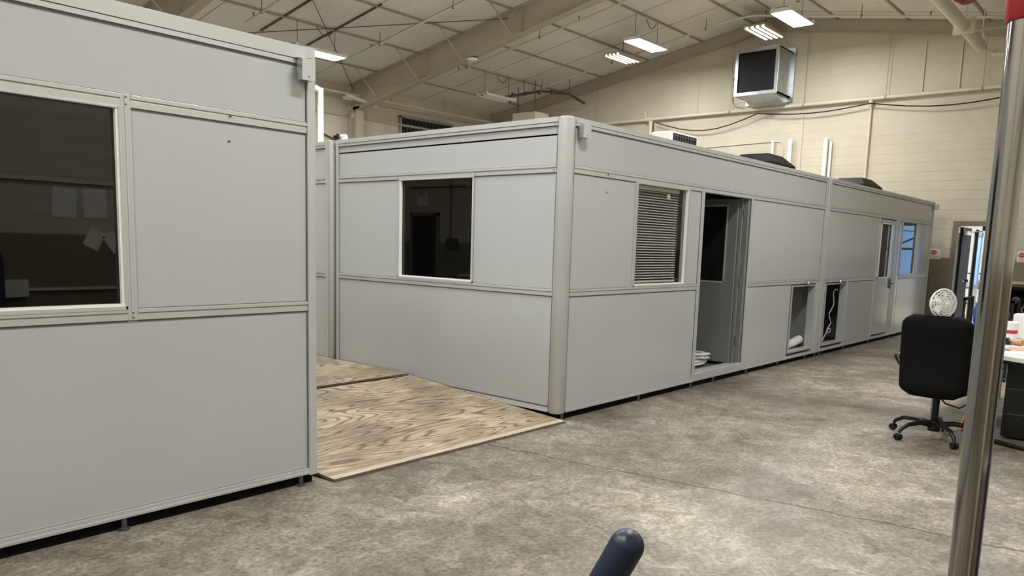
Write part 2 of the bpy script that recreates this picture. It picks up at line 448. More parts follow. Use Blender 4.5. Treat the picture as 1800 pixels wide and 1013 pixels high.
# ------------------------------------------------------------------ light fixtures
def highbay(name, lab, x, y, z, lit, length=1.40, width=.44, power=300):
    t = thing(name, lab, 'light', (x, y, z), 'hanging high bay fixtures')
    h = length / 2; w = width / 2
    m = MB()
    m.prism([(-w + y, z), (-w + .10 + y, z + .09), (w - .10 + y, z + .09), (w + y, z), (w - .012 + y, z), (w - .105 + y, z + .078), (-w + .105 + y, z + .078), (-w + .012 + y, z)], 'X', x - h, x + h)
    m.box(x - h, x - h + .02, y - w, y + w, z, z + .09); m.box(x + h - .02, x + h, y - w, y + w, z, z + .09)
    m.build('housing', 'white', t)
    if lit:
        m = MB(); m.box(x - h + .03, x + h - .03, y - w + .02, y + w - .02, z - .012, z + .02, .01); m.build('lens', 'lamp', t)
        ld = bpy.data.lights.new('fixture_light', 'AREA'); ld.shape = 'RECTANGLE'; ld.size = length; ld.size_y = width
        ld.energy = power; ld.color = (1, .995, .98); ld.spread = PI
        lo = bpy.data.objects.new('fixture_light', ld); COL.objects.link(lo); lo.parent = t; lo.location = (0, 0, -.03)
    else:
        for k in range(4):
            m = MB(); yy = y - w + .08 + k * (width - .16) / 3
            m.cyl((x - h + .04, yy, z + .03), (x + h - .04, yy, z + .03), .016, 10); m.build('tube_lamp', 'white', t, 40)
        m = MB(); m.box(x - h, x - h + .04, y - .03, y + .03, z - .005, z + .03); m.box(x + h - .04, x + h, y - .03, y + .03, z - .005, z + .03); m.build('lamp_holder', 'darksteel', t)
    for s in (-.47, .47):
        m = MB(); m.rod((x + s, y, z + .08), (x + s, y, roofz(y) - .02), .006, 6); m.build('hanger', 'strap', t)
    m = MB(); pts = []
    for k in range(9):
        a = k / 8; pts.append((x + .47 - .45 * a, y + .03, roofz(y) - .04 - .16 * math.sin(PI * a)))
    m.tube(pts, .009, 6); m.build('power_cord', 'strap', t)
    return t
highbay('high_bay_light', 'lit hanging fixture in front of the ceiling, left of the wall exhaust fan', 10.45, 5.83, 6.15, True, 1.25)
highbay('high_bay_light', 'brightest lit hanging fixture, up and right above the wall exhaust fan', 10.48, 2.44, 6.20, True, 1.2)
highbay('high_bay_light', 'lit hanging fixture partly hidden behind the left module corner', 4.62, 10.3, 5.42, True, 1.25)
highbay('high_bay_light', 'unlit white four tube fixture hanging near the dark corner', 10.29, 10.3, 5.37, False, 1.15, .40)
off = [(4.65, 5.83), (4.65, .4), (-1.1, 5.83), (-1.1, 1.2), (-1.6, -2.6), (-7, 5.83), (-7, .4), (-7, -2.8), (4.2, -3.2), (-1.1, 10.3)]
for (x, y) in off:
    p = 300
    highbay('high_bay_light', 'lit hanging fixture outside the picture over the hall floor', x, y, roofz(y) - .55, True, power=p)

def troffer(lab, x, y, z, L=1.12, W=.5):
    t = thing('louvered_light', lab, 'light', (x, y, z), 'four tube louvered fixtures')
    m = MB(); m.box(x - L / 2, x + L / 2, y - W / 2, y + W / 2, z + .05, z + .08)
    for k in range(5):
        yy = y - W / 2 + k * W / 4; m.box(x - L / 2, x + L / 2, yy - .018, yy + .018, z, z + .05)
    m.build('housing', 'beam', t)
    for k in range(4):
        yy = y - W / 2 + (k + .5) * W / 4
        m = MB(); m.cyl((x - L / 2 + .02, yy, z + .018), (x + L / 2 - .02, yy, z + .018), .030, 12); m.build('tube_lamp', 'lampdim', t, 40)
    m = MB(); m.rod((x, y, z + .08), (x, y, roofz(y) - .01), .008, 6); m.build('hanger', 'strap', t)
troffer('louvered fixture with four glowing tubes below the middle lit fixture', 11.15, 6.92, 6.12, .95, .44)
troffer('louvered fixture with four glowing tubes just above the wall exhaust fan', 12.25, 3.80, 6.50)
troffer('louvered four tube fixture half hidden behind the chrome pole', 10.2, -1.95, 5.63)

# ------------------------------------------------------------------ modular offices
H = 2.655
class Face:
    """wall plane: P = O + U*u + Z*z + Nn*n (n inward)"""
    def __init__(s, O, U, Nn): s.O = Vector(O); s.U = Vector(U); s.N = Vector(Nn)
    def P(s, u, z, n): v = s.O + s.U * u + s.N * n; return Vector((v.x, v.y, z))
    def box(s, m, u0, u1, z0, z1, n0, n1, bev=0):
        a = s.P(u0, z0, n0); b = s.P(u1, z1, n1)
        m.box(a.x, b.x, a.y, b.y, a.z, b.z, bev); return m
T = .07
def panel(F, t, u0, u1, z0, z1, name='wall_panel'):
    m = MB(); F.box(m, u0 + .003, u1 - .003, z0 + .002, z1 - .002, .012, T, .0015)
    return m.build(name, 'laminate', t)
def hrail(F, t, u0, u1, z0, z1, name='rail'):
    m = MB(); h = z1 - z0
    F.box(m, u0, u1, z0, z0 + h * .56, .003, T, .001); F.box(m, u0, u1, z0 + h * .56, z0 + h * .66, .009, T - .001); F.box(m, u0, u1, z0 + h * .66, z1, -.002, T, .0015)
    o = m.build(name, 'alu', t)
    m = MB(); F.box(m, u0, u1, z0 - .009, z0, .008, .02); F.box(m, u0, u1, z1, z1 + .004, .008, .02); m.build('seam', 'groove', o)
    return o
def vrail(F, t, u0, u1, z0, z1, name='mullion'):
    m = MB(); F.box(m, u0, u1, z0, z1, .002, T, .001)
    w = u1 - u0
    F.box(m, u0 + w * .38, u1 - w * .38, z0, z1, -.002, .01, .001)
    return m.build(name, 'alu', t)
def vseam(F, t, u, z0=.10, z1=2.58, w=.007):
    m = MB(); F.box(m, u - w / 2, u + w / 2, z0, z1, .008, .03); return m.build('seam', 'groove', t)
def screws(F, t, pts, r=.006):
    m = MB()
    for (u, z) in pts:
        c = F.P(u, z, 0); m.lathe([(r, 0), (r * .8, .003)], c, 8, -F.N)
    return m.build('screws', 'darksteel', t)
def top_fascia(F, t, u0, u1, top=None):
    m = MB(); F.box(m, u0, u1, 2.612, top or H, -.006, T, .001); F.box(m, u0, u1, 2.583, 2.608, -.002, T, .001)
    o = m.build('top_fascia', 'alu', t)
    m = MB(); F.box(m, u0, u1, 2.607, 2.613, .004, .02); F.box(m, u0, u1, 2.575, 2.583, .004, .02); m.build('seam', 'groove', o)
def base_rail(F, t, u0, u1):
    m = MB(); F.box(m, u0, u1, .062, .078, -.010, T, .001); F.box(m, u0, u1, .078, .100, -.002, T, .001)
    return m.build('base_rail', 'alu', t)
UR0, UR1, LR0, LR1 = 2.188, 2.250, 1.112, 1.170
def window(F, t, u0, u1, z0=LR1, z1=UR0, blind=0, bright_side='R', kind='window'):
    fw = .012
    m = MB()
    F.box(m, u0, u0 + fw, z0, z1, -.004, T, .001); F.box(m, u1 - fw, u1, z0, z1, -.004, T, .001)
    F.box(m, u0, u1, z0 - .004, z0 + .016, -.004, T, .001); F.box(m, u0, u1, z1 - .012, z1, .0, T, .001)
    w = m.build('window_frame', 'alu', t)
    m = MB(); g = .013
    F.box(m, u0 + fw, u0 + fw + g, z0 + .02, z1 - .012, .004, .03); F.box(m, u1 - fw - g, u1 - fw, z0 + .02, z1 - .012, .004, .03)
    F.box(m, u0 + fw, u1 - fw, z0 + .012, z0 + .012 + g * 1.3, -.001, .03)
    m.build('glazing_bead', 'bright', w)
    m = MB(); F.box(m, u0 + fw, u1 - fw, z0 + .02, z1 - .012, .034, .038); m.build('pane', 'glass_clear' if blind == 2 else 'glass', w)
    if blind == 1:
        m = MB(); F.box(m, u0 + fw + .03, u1 - fw - .02, z1 - .06, z1 - .02, .075, .11, .002); m.build('blind_headrail', 'white', w)
        m = MB(); F.box(m, u0 + .12, u0 + .17, z1 - .10, z1 - .055, .07, .09, .004); m.build('blind_clip', 'bright', w)
    if blind == 2:
        m = MB(); F.box(m, u0 + fw + .015, u1 - fw - .07, z1 - .05, z1 - .015, .075, .115, .002); m.build('blind_headrail', 'white', w)
        m = MB(); n = 34; zz = z1 - .07
        du = F.U; up = (u0 + fw + .015, u1 - fw - .07)
        while zz > z0 + .06:
            # tilted slat as thin prism
            a0 = F.P(up[0], zz, .078); a1 = F.P(up[1], zz, .078)
            b0 = F.P(up[0], zz + .010, .100); b1 = F.P(up[1], zz + .010, .100)
            vs = [m.bm.verts.new(v) for v in (a0, a1, b1, b0)]; vs2 = [m.bm.verts.new(v + Vector((0, 0, .0016))) for v in (a0, a1, b1, b0)]
            m.bm.faces.new(vs); m.bm.faces.new(vs2[::-1])
            for k in range(4): m.bm.faces.new((vs[k], vs[(k + 1) % 4], vs2[(k + 1) % 4], vs2[k]))
            zz -= .0265
        m.build('blind_slats', 'bright', w)
        m = MB(); F.box(m, up[0], up[1], z0 + .035, z0 + .055, .078, .10, .002); m.build('blind_bottom_rail', 'white', w)
        m = MB(); c = F.P(u1 - .34, z1 - .10, .060); m.lathe([(.001, -.03), (.016, -.02), (.022, 0), (.016, .02), (.001, .03)], c, 12)
        m.build('hook', 'bright', w)
    return w
def foot(F, t, u, n=.0):
    n = -.002; m = MB(); c = F.P(u, 0, n); m.lathe([(.030, 0), (.030, .008), (.014, .012), (.014, .062)], c, 14); m.build('levelling_foot', 'darksteel', t, 40)

def shell(t, x0, x1, y0, y1, skip=()):
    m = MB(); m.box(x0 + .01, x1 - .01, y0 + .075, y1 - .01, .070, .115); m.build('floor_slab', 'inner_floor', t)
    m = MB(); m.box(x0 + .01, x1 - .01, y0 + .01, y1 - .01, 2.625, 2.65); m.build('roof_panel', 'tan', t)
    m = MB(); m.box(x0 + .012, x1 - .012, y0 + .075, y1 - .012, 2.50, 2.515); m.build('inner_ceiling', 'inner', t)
    m = MB(); m.box(x0 + .03, x1 - .03, y0 + .014, y0 + .12, 0, .064)
    m.box(x0 + .014, x0 + .12, y0 + .03, y1 - .06, 0, .064); m.box(x1 - .12, x1 - .014, y0 + .03, y1 - .06, 0, .068); m.box(x0 + .06, x1 - .06, y1 - .12, y1 - .055, 0, .068)
    m.build('gap_shade_block', 'black', t)  # black blocks added to paint the shade in the gap under the module

# ---- left (near) module
tA = thing('modular_office', 'large pale grey modular office wall filling the left of the picture', 'modular office', (-5.72, 0, 0), 'modular office units')
x0, x1 = -8.9, -2.54
shell(tA, x0, x1, 0, 3.25)
F = Face((0, 0, 0), (1, 0, 0), (0, 1, 0))
top_fascia(F, tA, x0 + .06, x1 - .055, 2.686); base_rail(F, tA, x0 + .06, x1 - .055)
panel(F, tA, x0 + .06, x1 - .055, UR1, 2.578, 'upper_panel'); panel(F, tA, x0 + .06, x1 - .055, .10, LR0, 'lower_panel')
panel(F, tA, -3.632, x1 - .055, LR1, UR0)
panel(F, tA, x0 + .06, -5.60, LR1, UR0)
hrail(F, tA, -3.632, x1 - .055, UR0, UR1); hrail(F, tA, x0 + .06, -3.682, UR0, UR1)
hrail(F, tA, -3.632, x1 - .055, LR0, LR1); hrail(F, tA, x0 + .06, -3.682, LR0, LR1)
vrail(F, tA, -3.682, -3.632, LR0, UR1)
window(F, tA, -5.6, -3.682, LR1, UR0, 1)
m = MB(); F.box(m, x1 - .055, x1, .052, 2.69, -.006, .06, .002); m.build('corner_post', 'alu', tA)
m = MB(); F.box(m, x0, x0 + .06, .052, 2.69, -.006, .06, .002); m.build('corner_post', 'alu', tA)
screws(F, tA, [(x1 - .03, 2.66), (x1 - .03, 2.64), (x1 - .03, 2.245), (x1 - .03, 2.215), (x1 - .03, 1.155), (x1 - .03, 1.135), (-3.657, 2.235), (-3.657, 2.20), (-3.657, 1.15), (-3.657, 1.125)], .006)
for (u, z) in ((-3.093, 2.222), (-3.097, 2.085)):
    m = MB(); m.lathe([(.007, 0), (.007, .004), (.004, .006), (.001, .007)], (u, -.002 if z > 2.2 else .012, z), 12, (0, -1, 0)); m.build('bolt', 'darksteel', tA, 40)
vseam(F, tA, x1 - .057, .10, 2.6)
FS = Face((x1, 0, 0), (0, 1, 0), (-1, 0, 0))
base_rail(FS, tA, .06, 3.19); top_fascia(FS, tA, .06, 3.19, 2.686)
panel(FS, tA, .06, 3.19, .10, LR0); panel(FS, tA, .06, 3.19, LR1, UR0); panel(FS, tA, .06, 3.19, UR1, 2.578)
hrail(FS, tA, .06, 3.19, LR0, LR1); hrail(FS, tA, .06, 3.19, UR0, UR1)
m = MB(); FS.box(m, 3.19, 3.25, .06, H, 0, .06); m.build('corner_post', 'alu', tA)
m = MB(); m.box(x0, x0 + .07, .06, 3.19, .06, 2.62); m.box(x0 + .06, x1 - .06, 3.18, 3.25, .06, 2.62); m.build('rear_wall', 'laminate', tA)
for u in (-8.7, -6.9, -5.2, -3.745, -2.66): foot(F, tA, u, .028)
# blind headrail etc are parts; junction box is its own thing
def jbox(lab, c, N, U, w=.085, h=.12, d=.06):
    c = Vector(c); N = Vector(N); U = Vector(U)
    t = thing('junction_box', lab, 'box', c, 'grey steel junction boxes')
    def bx(m, u0, u1, z0, z1, n0, n1, bev=0):
        a = c + U * u0 + N * n0; b = c + U * u1 + N * n1; m.box(a.x, b.x, a.y, b.y, c.z + z0, c.z + z1, bev)
    m = MB(); bx(m, -w / 2, w / 2, 0, h, 0, d, .002); m.build('body', 'steel', t)
    m = MB(); bx(m, -w / 2 - .002, w / 2 + .002, -.002, h + .002, d, d + .004, .001); m.build('cover', 'alu', t)
    m = MB(); m.lathe([(.005, 0), (.004, .003)], c + N * (d + .004) + Vector((0, 0, .02)), 8, N); m.build('screw', 'darksteel', t)
jbox('small grey steel junction box at top right corner of the left module', (-2.628, -.008, 2.485), (0, -1, 0), (1, 0, 0))
m = MB(); m.prism([(-2.69, -.010), (-2.60, -.010), (-2.60, -.075), (-2.62, -.075)], 'Z', 2.612, 2.617); m.box(-2.66, -2.60, -.012, -.008, 2.60, 2.625)
tag(m.build('mounting_bracket', 'alu'), 'small aluminium bracket above the junction box on the left module', 'bracket')
jbox('small grey junction box beside the rounded corner post of the middle module', (.185, -.008, 2.485), (0, -1, 0), (1, 0, 0), .10, .11)
jbox('small junction box at the far top corner of the farthest module', (12.575, -.01, 2.50), (0, -1, 0), (1, 0, 0), .11, .11, .07)

# ---- middle module (corner)
tB = thing('modular_office', 'pale grey modular office with rounded corner post and open doorway', 'modular office', (3.2, 0, 0), 'modular office units')
shell(tB, 0, 6.38, 0, 3.33)
Rp = .075
def round_post(t, cx, cy, r, z0, z1, name='corner_post'):
    m = MB(); m.lathe([(r - .004, z0), (r, z0 + .006), (r, z1 - .012), (r - .02, z1)], (cx, cy, 0), 40); return m.build(name, 'alu', t, 40)
round_post(tB, .066, .066, Rp, .055, 2.66)
a, b = .115, 6.28
top_fascia(F, tB, a, b); panel(F, tB, a, b, UR1, 2.578, 'upper_panel')
hrail(F, tB, a, 1.14, UR0, UR1); hrail(F, tB, 1.14, 3.80, UR0, UR1); hrail(F, tB, 3.80, b, UR0, UR1)
hrail(F, tB, a, 2.50, LR0, LR1); hrail(F, tB, 3.80, b, LR0, LR1)
base_rail(F, tB, a, 2.50); base_rail(F, tB, 3.80, b)
panel(F, tB, a, 2.50, .10, LR0, 'lower_panel'); panel(F, tB, a, 1.13, LR1, UR0)
vrail(F, tB, 1.12, 1.145, LR1, UR0)
window(F, tB, 1.145, 2.18, LR1, UR0, 2)
panel(F, tB, 2.215, 2.475, LR1, UR0, 'narrow_panel'); vrail(F, tB, 2.18, 2.215, LR1, UR0)
vrail(F, tB, 2.475, 2.54, .10, UR0, 'door_jamb'); vrail(F, tB, 3.755, 3.80, .062, UR0, 'door_jamb')
# threshold
m = MB(); F.box(m, 2.47, 3.765, .062, .150, -.006, .16, .003); F.box(m, 2.47, 3.765, .150, .160, .01, .05, .002); m.build('threshold', 'alu', tB)
# inner jamb stack on hinge side
m = MB(); m.box(3.70, 3.755, .02, .075, .15, UR0, .002); m.box(3.66, 3.70, .075, .11, .15, UR0, .002); m.build('hinge_jamb', 'inner', tB)
vseam(F, tB, 3.7575, .07, UR0, .010); vseam(F, tB, 3.803, .10, UR0, .008); vseam(F, tB, 2.472, .10, UR0, .006)
# door leaf swung inward 90 degrees
m = MB(); L0, L1, zx = .115, 1.10, 3.62
m.box(zx, zx + .045, L0, L0 + .12, .155, 2.18); m.box(zx, zx + .045, L1 - .12, L1, .155, 2.18); m.box(zx, zx + .045, L0 + .12, L1 - .12, .155, 1.16); m.box(zx, zx + .045, L0 + .12, L1 - .12, 2.10, 2.18)
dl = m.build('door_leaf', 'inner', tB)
m = MB(); m.box(zx - .008, zx, L0 + .12, L0 + .14, 1.16, 2.10); m.box(zx - .008, zx, L1 - .14, L1 - .12, 1.16, 2.10); m.box(zx - .008, zx, L0 + .12, L1 - .12, 1.15, 1.17); m.box(zx - .008, zx, L0 + .12, L1 - .12, 2.09, 2.11); m.build('pane_frame', 'alu', dl)
m = MB(); m.box(zx + .016, zx + .022, L0 + .13, L1 - .13, 1.16, 2.10); m.build('pane', 'screen', dl)
for z in (.45, 1.18, 2.02):
    m = MB(); m.cyl((3.69, .07, z - .05), (3.69, .07, z + .05), .010, 10); m.box(3.665, 3.715, .055, .062, z - .045, z + .045); m.build('hinge', 'steel', dl)
# lower right with hatch
panel(F, tB, 3.80, 5.235, .10, LR0, 'lower_panel'); panel(F, tB, 3.80, b, LR1, UR0)
def hatch(t, u0, u1, z0, z1):
    fw = .028; m = MB()
    F.box(m, u0 - fw, u0, z0 - fw, z1 + fw * .6, -.004, T + .03, .001); F.box(m, u1, u1 + fw, z0 - fw, z1 + fw * .6, -.004, T + .03, .001)
    F.box(m, u0, u1, z0 - fw, z0, -.004, T + .03, .001); F.box(m, u0, u1, z1, z1 + fw * .6, -.004, T + .03, .001)
    o = m.build('hatch_frame', 'alu', t)
    m = MB(); F.box(m, u0 - fw - .007, u0 - fw, z0 - fw, z1 + .02, .006, .03); F.box(m, u1 + fw, u1 + fw + .007, z0 - fw, z1 + .02, .006, .03); F.box(m, u0 - fw, u1 + fw, z0 - fw - .006, z0 - fw, .006, .03); m.build('seam', 'groove', o)
    m = MB(); c = F.P(u0 + (u1 - u0) * .52, z1 + .04, -.004)
    m.lathe([(.026, 0), (.028, .006), (.014, .010), (.014, .024), (.026, .030), (.034, .044), (.026, .060), (.004, .066)], c, 18, -F.N); m.build('knob', 'steel', o, 40)
hatch(tB, 5.27, 6.12, .165, 1.075)
vrail(F, tB, 6.20, b, LR1 * 0 + .10, LR0)
vrail(F, tB, 6.12 + .032, 6.20, .10, LR0, 'filler')
# seam post between modules
m = MB(); m.box(6.28, 6.375, -.004, .06, .058, H, .004); m.build('end_post', 'alu', tB)
round_post(tB, 6.385, .022, .036, .055, 2.665, 'joint_cover')
# side face towards the gap
FB = Face((0, 0, 0), (0, 1, 0), (1, 0, 0))
a, b = .115, 3.235
top_fascia(FB, tB, a, b); base_rail(FB, tB, a, b); panel(FB, tB, a, b, UR1, 2.578, 'upper_panel'); panel(FB, tB, a, b, .10, LR0, 'lower_panel')
panel(FB, tB, a, 1.10, LR1, UR0); panel(FB, tB, 2.19, b, LR1, UR0)
hrail(FB, tB, a, 1.10, UR0, UR1); hrail(FB, tB, 1.10, 2.19, UR0, UR1); hrail(FB, tB, 2.19, b, UR0, UR1)
hrail(FB, tB, a, 1.10, LR0, LR1); hrail(FB, tB, 1.10, 2.19, LR0, LR1); hrail(FB, tB, 2.19, b, LR0, LR1)
window(FB, tB, 1.10, 2.19, LR1, UR0, 1)
m = MB(); FB.box(m, b, b + .035, .062, H, -.004, .06, .002); m.build('end_post', 'alu', tB)
screws(FB, tB, [(b + .018, 2.235), (b + .018, 2.205), (b + .018, 1.155), (b + .018, 1.13), (.14, 2.235), (.14, 2.205), (.14, 1.155), (.14, 2.60), (1.085, 2.225), (2.205, 2.225), (1.085, 2.20), (b + .018, 2.60), (1.55, 2.60), (2.4, 2.60)], .006)
vseam(FB, tB, .117); vseam(FB, tB, b - .002); vseam(F, tB, .117); vseam(F, tB, 6.278)
for (u, z) in ((.63, 2.215), (.635, 2.055)):
    m = MB(); m.lathe([(.008, 0), (.008, .004), (.001, .006)], (u, -.002 if z > 2.2 else .012, z), 12, (0, -1, 0)); m.build('bolt', 'darksteel', tB, 40)
m = MB(); m.box(.08, 6.3, 3.26, 3.33, .062, 2.62); m.box(6.30, 6.37, .08, 3.26, .062, 2.62); m.build('rear_wall', 'laminate', tB)
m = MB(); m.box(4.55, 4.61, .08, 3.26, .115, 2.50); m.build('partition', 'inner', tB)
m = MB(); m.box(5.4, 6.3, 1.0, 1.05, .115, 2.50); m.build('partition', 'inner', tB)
for u in (.06, 1.35, 2.45, 3.0, 3.9, 4.9, 5.9, 6.3): foot(F, tB, u, .03)
for u in (1.2, 2.3): foot(FB, tB, u, .03)

# ---- module behind the middle one (side wall continues)
tC = thing('modular_office', 'pale grey modular office behind the plywood gap, mostly hidden by left module', 'modular office', (3.2, 3.37, 0), 'modular office units')
m = MB(); m.box(.08, 6.37, 3.45, 6.6, .07, 2.645); m.build('shell', 'laminate', tC)
FC = Face((0, 3.37, 0), (0, 1, 0), (1, 0, 0))
top_fascia(FC, tC, .11, 3.2); base_rail(FC, tC, .11, 3.2)
for z0, z1 in ((.10, LR0), (LR1, UR0), (UR1, 2.578)): panel(FC, tC, .11, 3.2, z0, z1)
hrail(FC, tC, .11, 3.2, LR0, LR1); hrail(FC, tC, .11, 3.2, UR0, UR1)
round_post(tC, .035, 3.395, .045, .06, 2.665, 'joint_cover')
m = MB(); FC.box(m, .06, .11, .062, H, 0, .06, .002); m.build('end_post', 'alu', tC)
m = MB(); m.box(.1, 6.3, 3.6, 6.5, 0, .07); m.build('gap_shade_block', 'black', tC)  # added black block, stands in for shade beneath this module

# ---- far module
tD = thing('modular_office', 'farthest pale grey modular office with closed glazed door', 'modular office', (9.5, 0, 0), 'modular office units')
shell(tD, 6.41, 12.62, 0, 3.33)
a, b = 6.49, 12.58
top_fascia(F, tD, a, b); panel(F, tD, a, b, UR1, 2.578, 'upper_panel')
hrail(F, tD, a, 8.98, UR0, UR1); hrail(F, tD, 8.98, b, UR0, UR1)
hrail(F, tD, a, 8.98, LR0, LR1); hrail(F, tD, 10.45, b, LR0, LR1)
base_rail(F, tD, a, b)
vrail(F, tD, a - .07, a, .062, H, 'end_post')
panel(F, tD, a, 8.96, LR1, UR0); panel(F, tD, 7.60, 8.96, .10, LR0, 'lower_panel')
vrail(F, tD, a, a + .055, .10, LR0)
hatch(tD, 6.60, 7.50, .165, 1.075)
vrail(F, tD, 7.532, 7.60, .10, LR0, 'filler')
vrail(F, tD, 8.96, 9.03, .10, UR0, 'door_jamb')
m = MB(); F.box(m, 9.03, 9.15, .13, 2.17, .012, .055, .002); F.box(m, 9.78, 9.98, .13, 2.17, .012, .055, .002); F.box(m, 9.15, 9.78, .13, 1.15, .012, .055, .002); F.box(m, 9.15, 9.78, 2.09, 2.17, .012, .055, .002)
dl = m.build('door_leaf', 'laminate', tD)
m = MB(); F.box(m, 9.13, 9.155, 1.13, 2.11, .0, .02); F.box(m, 9.765, 9.80, 1.13, 2.11, .0, .02); F.box(m, 9.13, 9.80, 1.13, 1.155, .0, .02); F.box(m, 9.13, 9.80, 2.09, 2.11, .0, .02); m.build('pane_frame', 'bright', dl)
m = MB(); F.box(m, 9.15, 9.78, 1.15, 2.10, .03, .034); m.build('pane', 'glass', dl)
m = MB(); c = F.P(9.90, 1.0, .012); F.box(m, 9.86, 9.93, .94, 1.12, -.004, .012, .002); m.cyl((9.90, -.05, 1.03), (9.90, 0, 1.03), .012, 10); m.cyl((9.80, -.055, 1.03), (9.91, -.055, 1.03), .011, 10); m.build('door_handle', 'darksteel', dl)
vrail(F, tD, 9.99, 10.17, .10, UR0, 'door_jamb'); vrail(F, tD, 10.18, 10.26, .10, UR0)
panel(F, tD, 10.26, 10.44, .10, UR0, 'narrow_panel')
window(F, tD, 10.44, 11.52, LR1, UR0)
panel(F, tD, 11.53, b - .02, LR1, UR0); panel(F, tD, 10.46, b - .02, .10, LR0, 'lower_panel')
m = MB(); m.box(b - .03, 12.62, -.006, .06, .06, H + .01, .003); m.build('corner_post', 'alu', tD)
m = MB(); m.box(6.49, 12.6, 3.26, 3.33, .062, 2.62); m.box(12.55, 12.62, .06, 3.26, .062, 2.62); m.box(6.42, 6.48, .08, 3.26, .062, 2.62); m.build('rear_wall', 'laminate', tD)
for xx in (8.3, 10.2):
    m = MB(); m.box(xx, xx + .06, .08, 3.26, .115, 2.50); m.build('partition', 'inner', tD)
for u in (6.5, 7.6, 8.9, 10.1, 11.3, 12.5): foot(F, tD, u, .03)

# ------------------------------------------------------------------ things in and on the modules
# coiled hose inside the doorway
m = MB(); pts = []
for k in range(320):
    a = k / 320 * 2 * PI * 10; rr = .165 + .045 * math.sin(a * .37) + .02 * math.sin(k * .13)
    pts.append((3.32 + 1.15 * rr * math.cos(a), .46 + .9 * rr * math.sin(a) + .03 * math.sin(a * .31), .150 + .13 * k / 320 + .014 * math.sin(a * 1.3)))
m.tube(pts, .015, 8); tag(m.build('coiled_hose', 'wrap', None, 60), 'coiled white hose lying on the floor inside the open doorway', 'hose')
# roll in hatch
m = MB(); m.tube([(5.36, .20, .17), (5.42, .20, .20), (5.62, .18, .205), (5.85, .16, .235), (6.04, .15, .27), (6.10, .15, .275)], [.03, .066, .066, .062, .062, .035], 18)
tag(m.build('plastic_roll', 'wrap', None, 60), 'white plastic wrapped roll lying in the hatch of the middle module', 'roll')
m = MB(); m.tube([(5.33, .28, .95), (5.36, .26, .8), (5.33, .27, .6), (5.36, .25, .45), (5.40, .25, .3), (5.55, .3, .16)], .011, 8)
tag(m.build('black_cable', 'blackplastic', None, 60), 'black cable hanging down inside the hatch of the middle module', 'cable')
m = MB(); pts = [(7.42, .10, .97), (7.30, .10, .985), (7.22, .10, .94), (7.26, .10, .84), (7.29, .10, .74), (7.20, .10, .67), (7.10, .10, .60), (7.18, .10, .50), (7.22, .10, .44), (7.12, .10, .39), (7.06, .10, .34), (7.13, .10, .29), (7.22, .10, .31), (7.20, .10, .36), (7.10, .10, .36), (7.03, .10, .29), (6.93, .10, .22), (6.84, .10, .14)]
m.tube(pts, .0065, 8); tag(m.build('curly_cord', 'wrap', None, 60), 'curly white cord hanging in the dark hatch of the farthest module', 'cord')
# condenser on roof
t = thing('air_conditioner', 'white air conditioner with dark grille standing on the middle module roof', 'air conditioner', (4.75, 1.68, 2.655))
m = MB(); m.box(4.32, 5.10, 1.5, 1.82, 2.70, 3.18, .02); m.build('casing', 'white', t)
m = MB()
for k in range(2): m.box(4.37 + k * .6, 4.45 + k * .6, 1.52, 1.8, 2.651, 2.702)
m.build('foot', 'darksteel', t)
m = MB(); m.box(4.37, 5.04, 1.490, 1.502, 2.74, 3.155); g = m.build('grille', 'blackplastic', t)
m = MB()
for k in range(9): m.box(4.40 + k * .076, 4.407 + k * .076, 1.482, 1.492, 2.75, 3.15)
for k in range(6): m.box(4.38, 5.03, 1.482, 1.490, 2.76 + k * .072, 2.766 + k * .072)
m.build('fin', 'steel', g)
def vent_cap(x, y, lab, L=1.15):
    t = thing('roof_vent', lab, 'vent', (x, y, 2.655), 'black roof vents')
    m = MB(); h = L / 2
    def frus(a0, b0, z0, a1, b1, z1):
        A = [m.bm.verts.new((x + sx * a0, y + sy * b0, z0)) for sx, sy in ((-1, -1), (1, -1), (1, 1), (-1, 1))]
        B = [m.bm.verts.new((x + sx * a1, y + sy * b1, z1)) for sx, sy in ((-1, -1), (1, -1), (1, 1), (-1, 1))]
        m.bm.faces.new(A[::-1]); m.bm.faces.new(B)
        for k in range(4): m.bm.faces.new((A[k], A[(k + 1) % 4], B[(k + 1) % 4], B[k]))
    frus(h, .34, 2.73, h * .98, .33, 2.80); frus(h * .98, .33, 2.80, h * .55, .20, 2.935); m.build('hood', 'hood', t)
    m = MB(); m.box(x - h * .75, x + h * .75, y - .25, y + .25, 2.651, 2.73); m.build('curb', 'hood', t)
vent_cap(5.64, .75, 'black hooded roof vent standing on the middle module', .92)
vent_cap(9.85, .75, 'black hooded roof vent standing on the farthest module', 1.1)
# white pipe rising behind the left module
m = MB(); m.tube([(.375, 4.1, 2.66), (.375, 4.1, 3.28), (.375, 4.1, 3.37)], .035, 16)
m.tube([(.375, 4.1, 3.34), (.33, 4.13, 3.37), (.22, 4.2, 3.375)], .035, 16)
tag(m.build('vent_pipe', 'pvc', None, 50), 'bright white plastic pipe with elbow rising just behind the left module corner', 'pipe')
t = thing('security_camera', 'small white and black camera on roof edge above the plywood gap', 'camera', (.06, 3.30, 2.665))
m = MB(); m.cyl((.06, 3.17, 2.70), (.06, 3.26, 2.705), .022, 14); m.box(.04, .08, 3.16, 3.22, 2.657, 2.69); m.build('body', 'white', t)
m = MB(); m.lathe([(.03, -.02), (.035, 0), (.025, .03), (.005, .038)], (.03, 3.30, 2.70), 16, (-.3, .9, .1)); m.build('lens', 'blackplastic', t, 40)

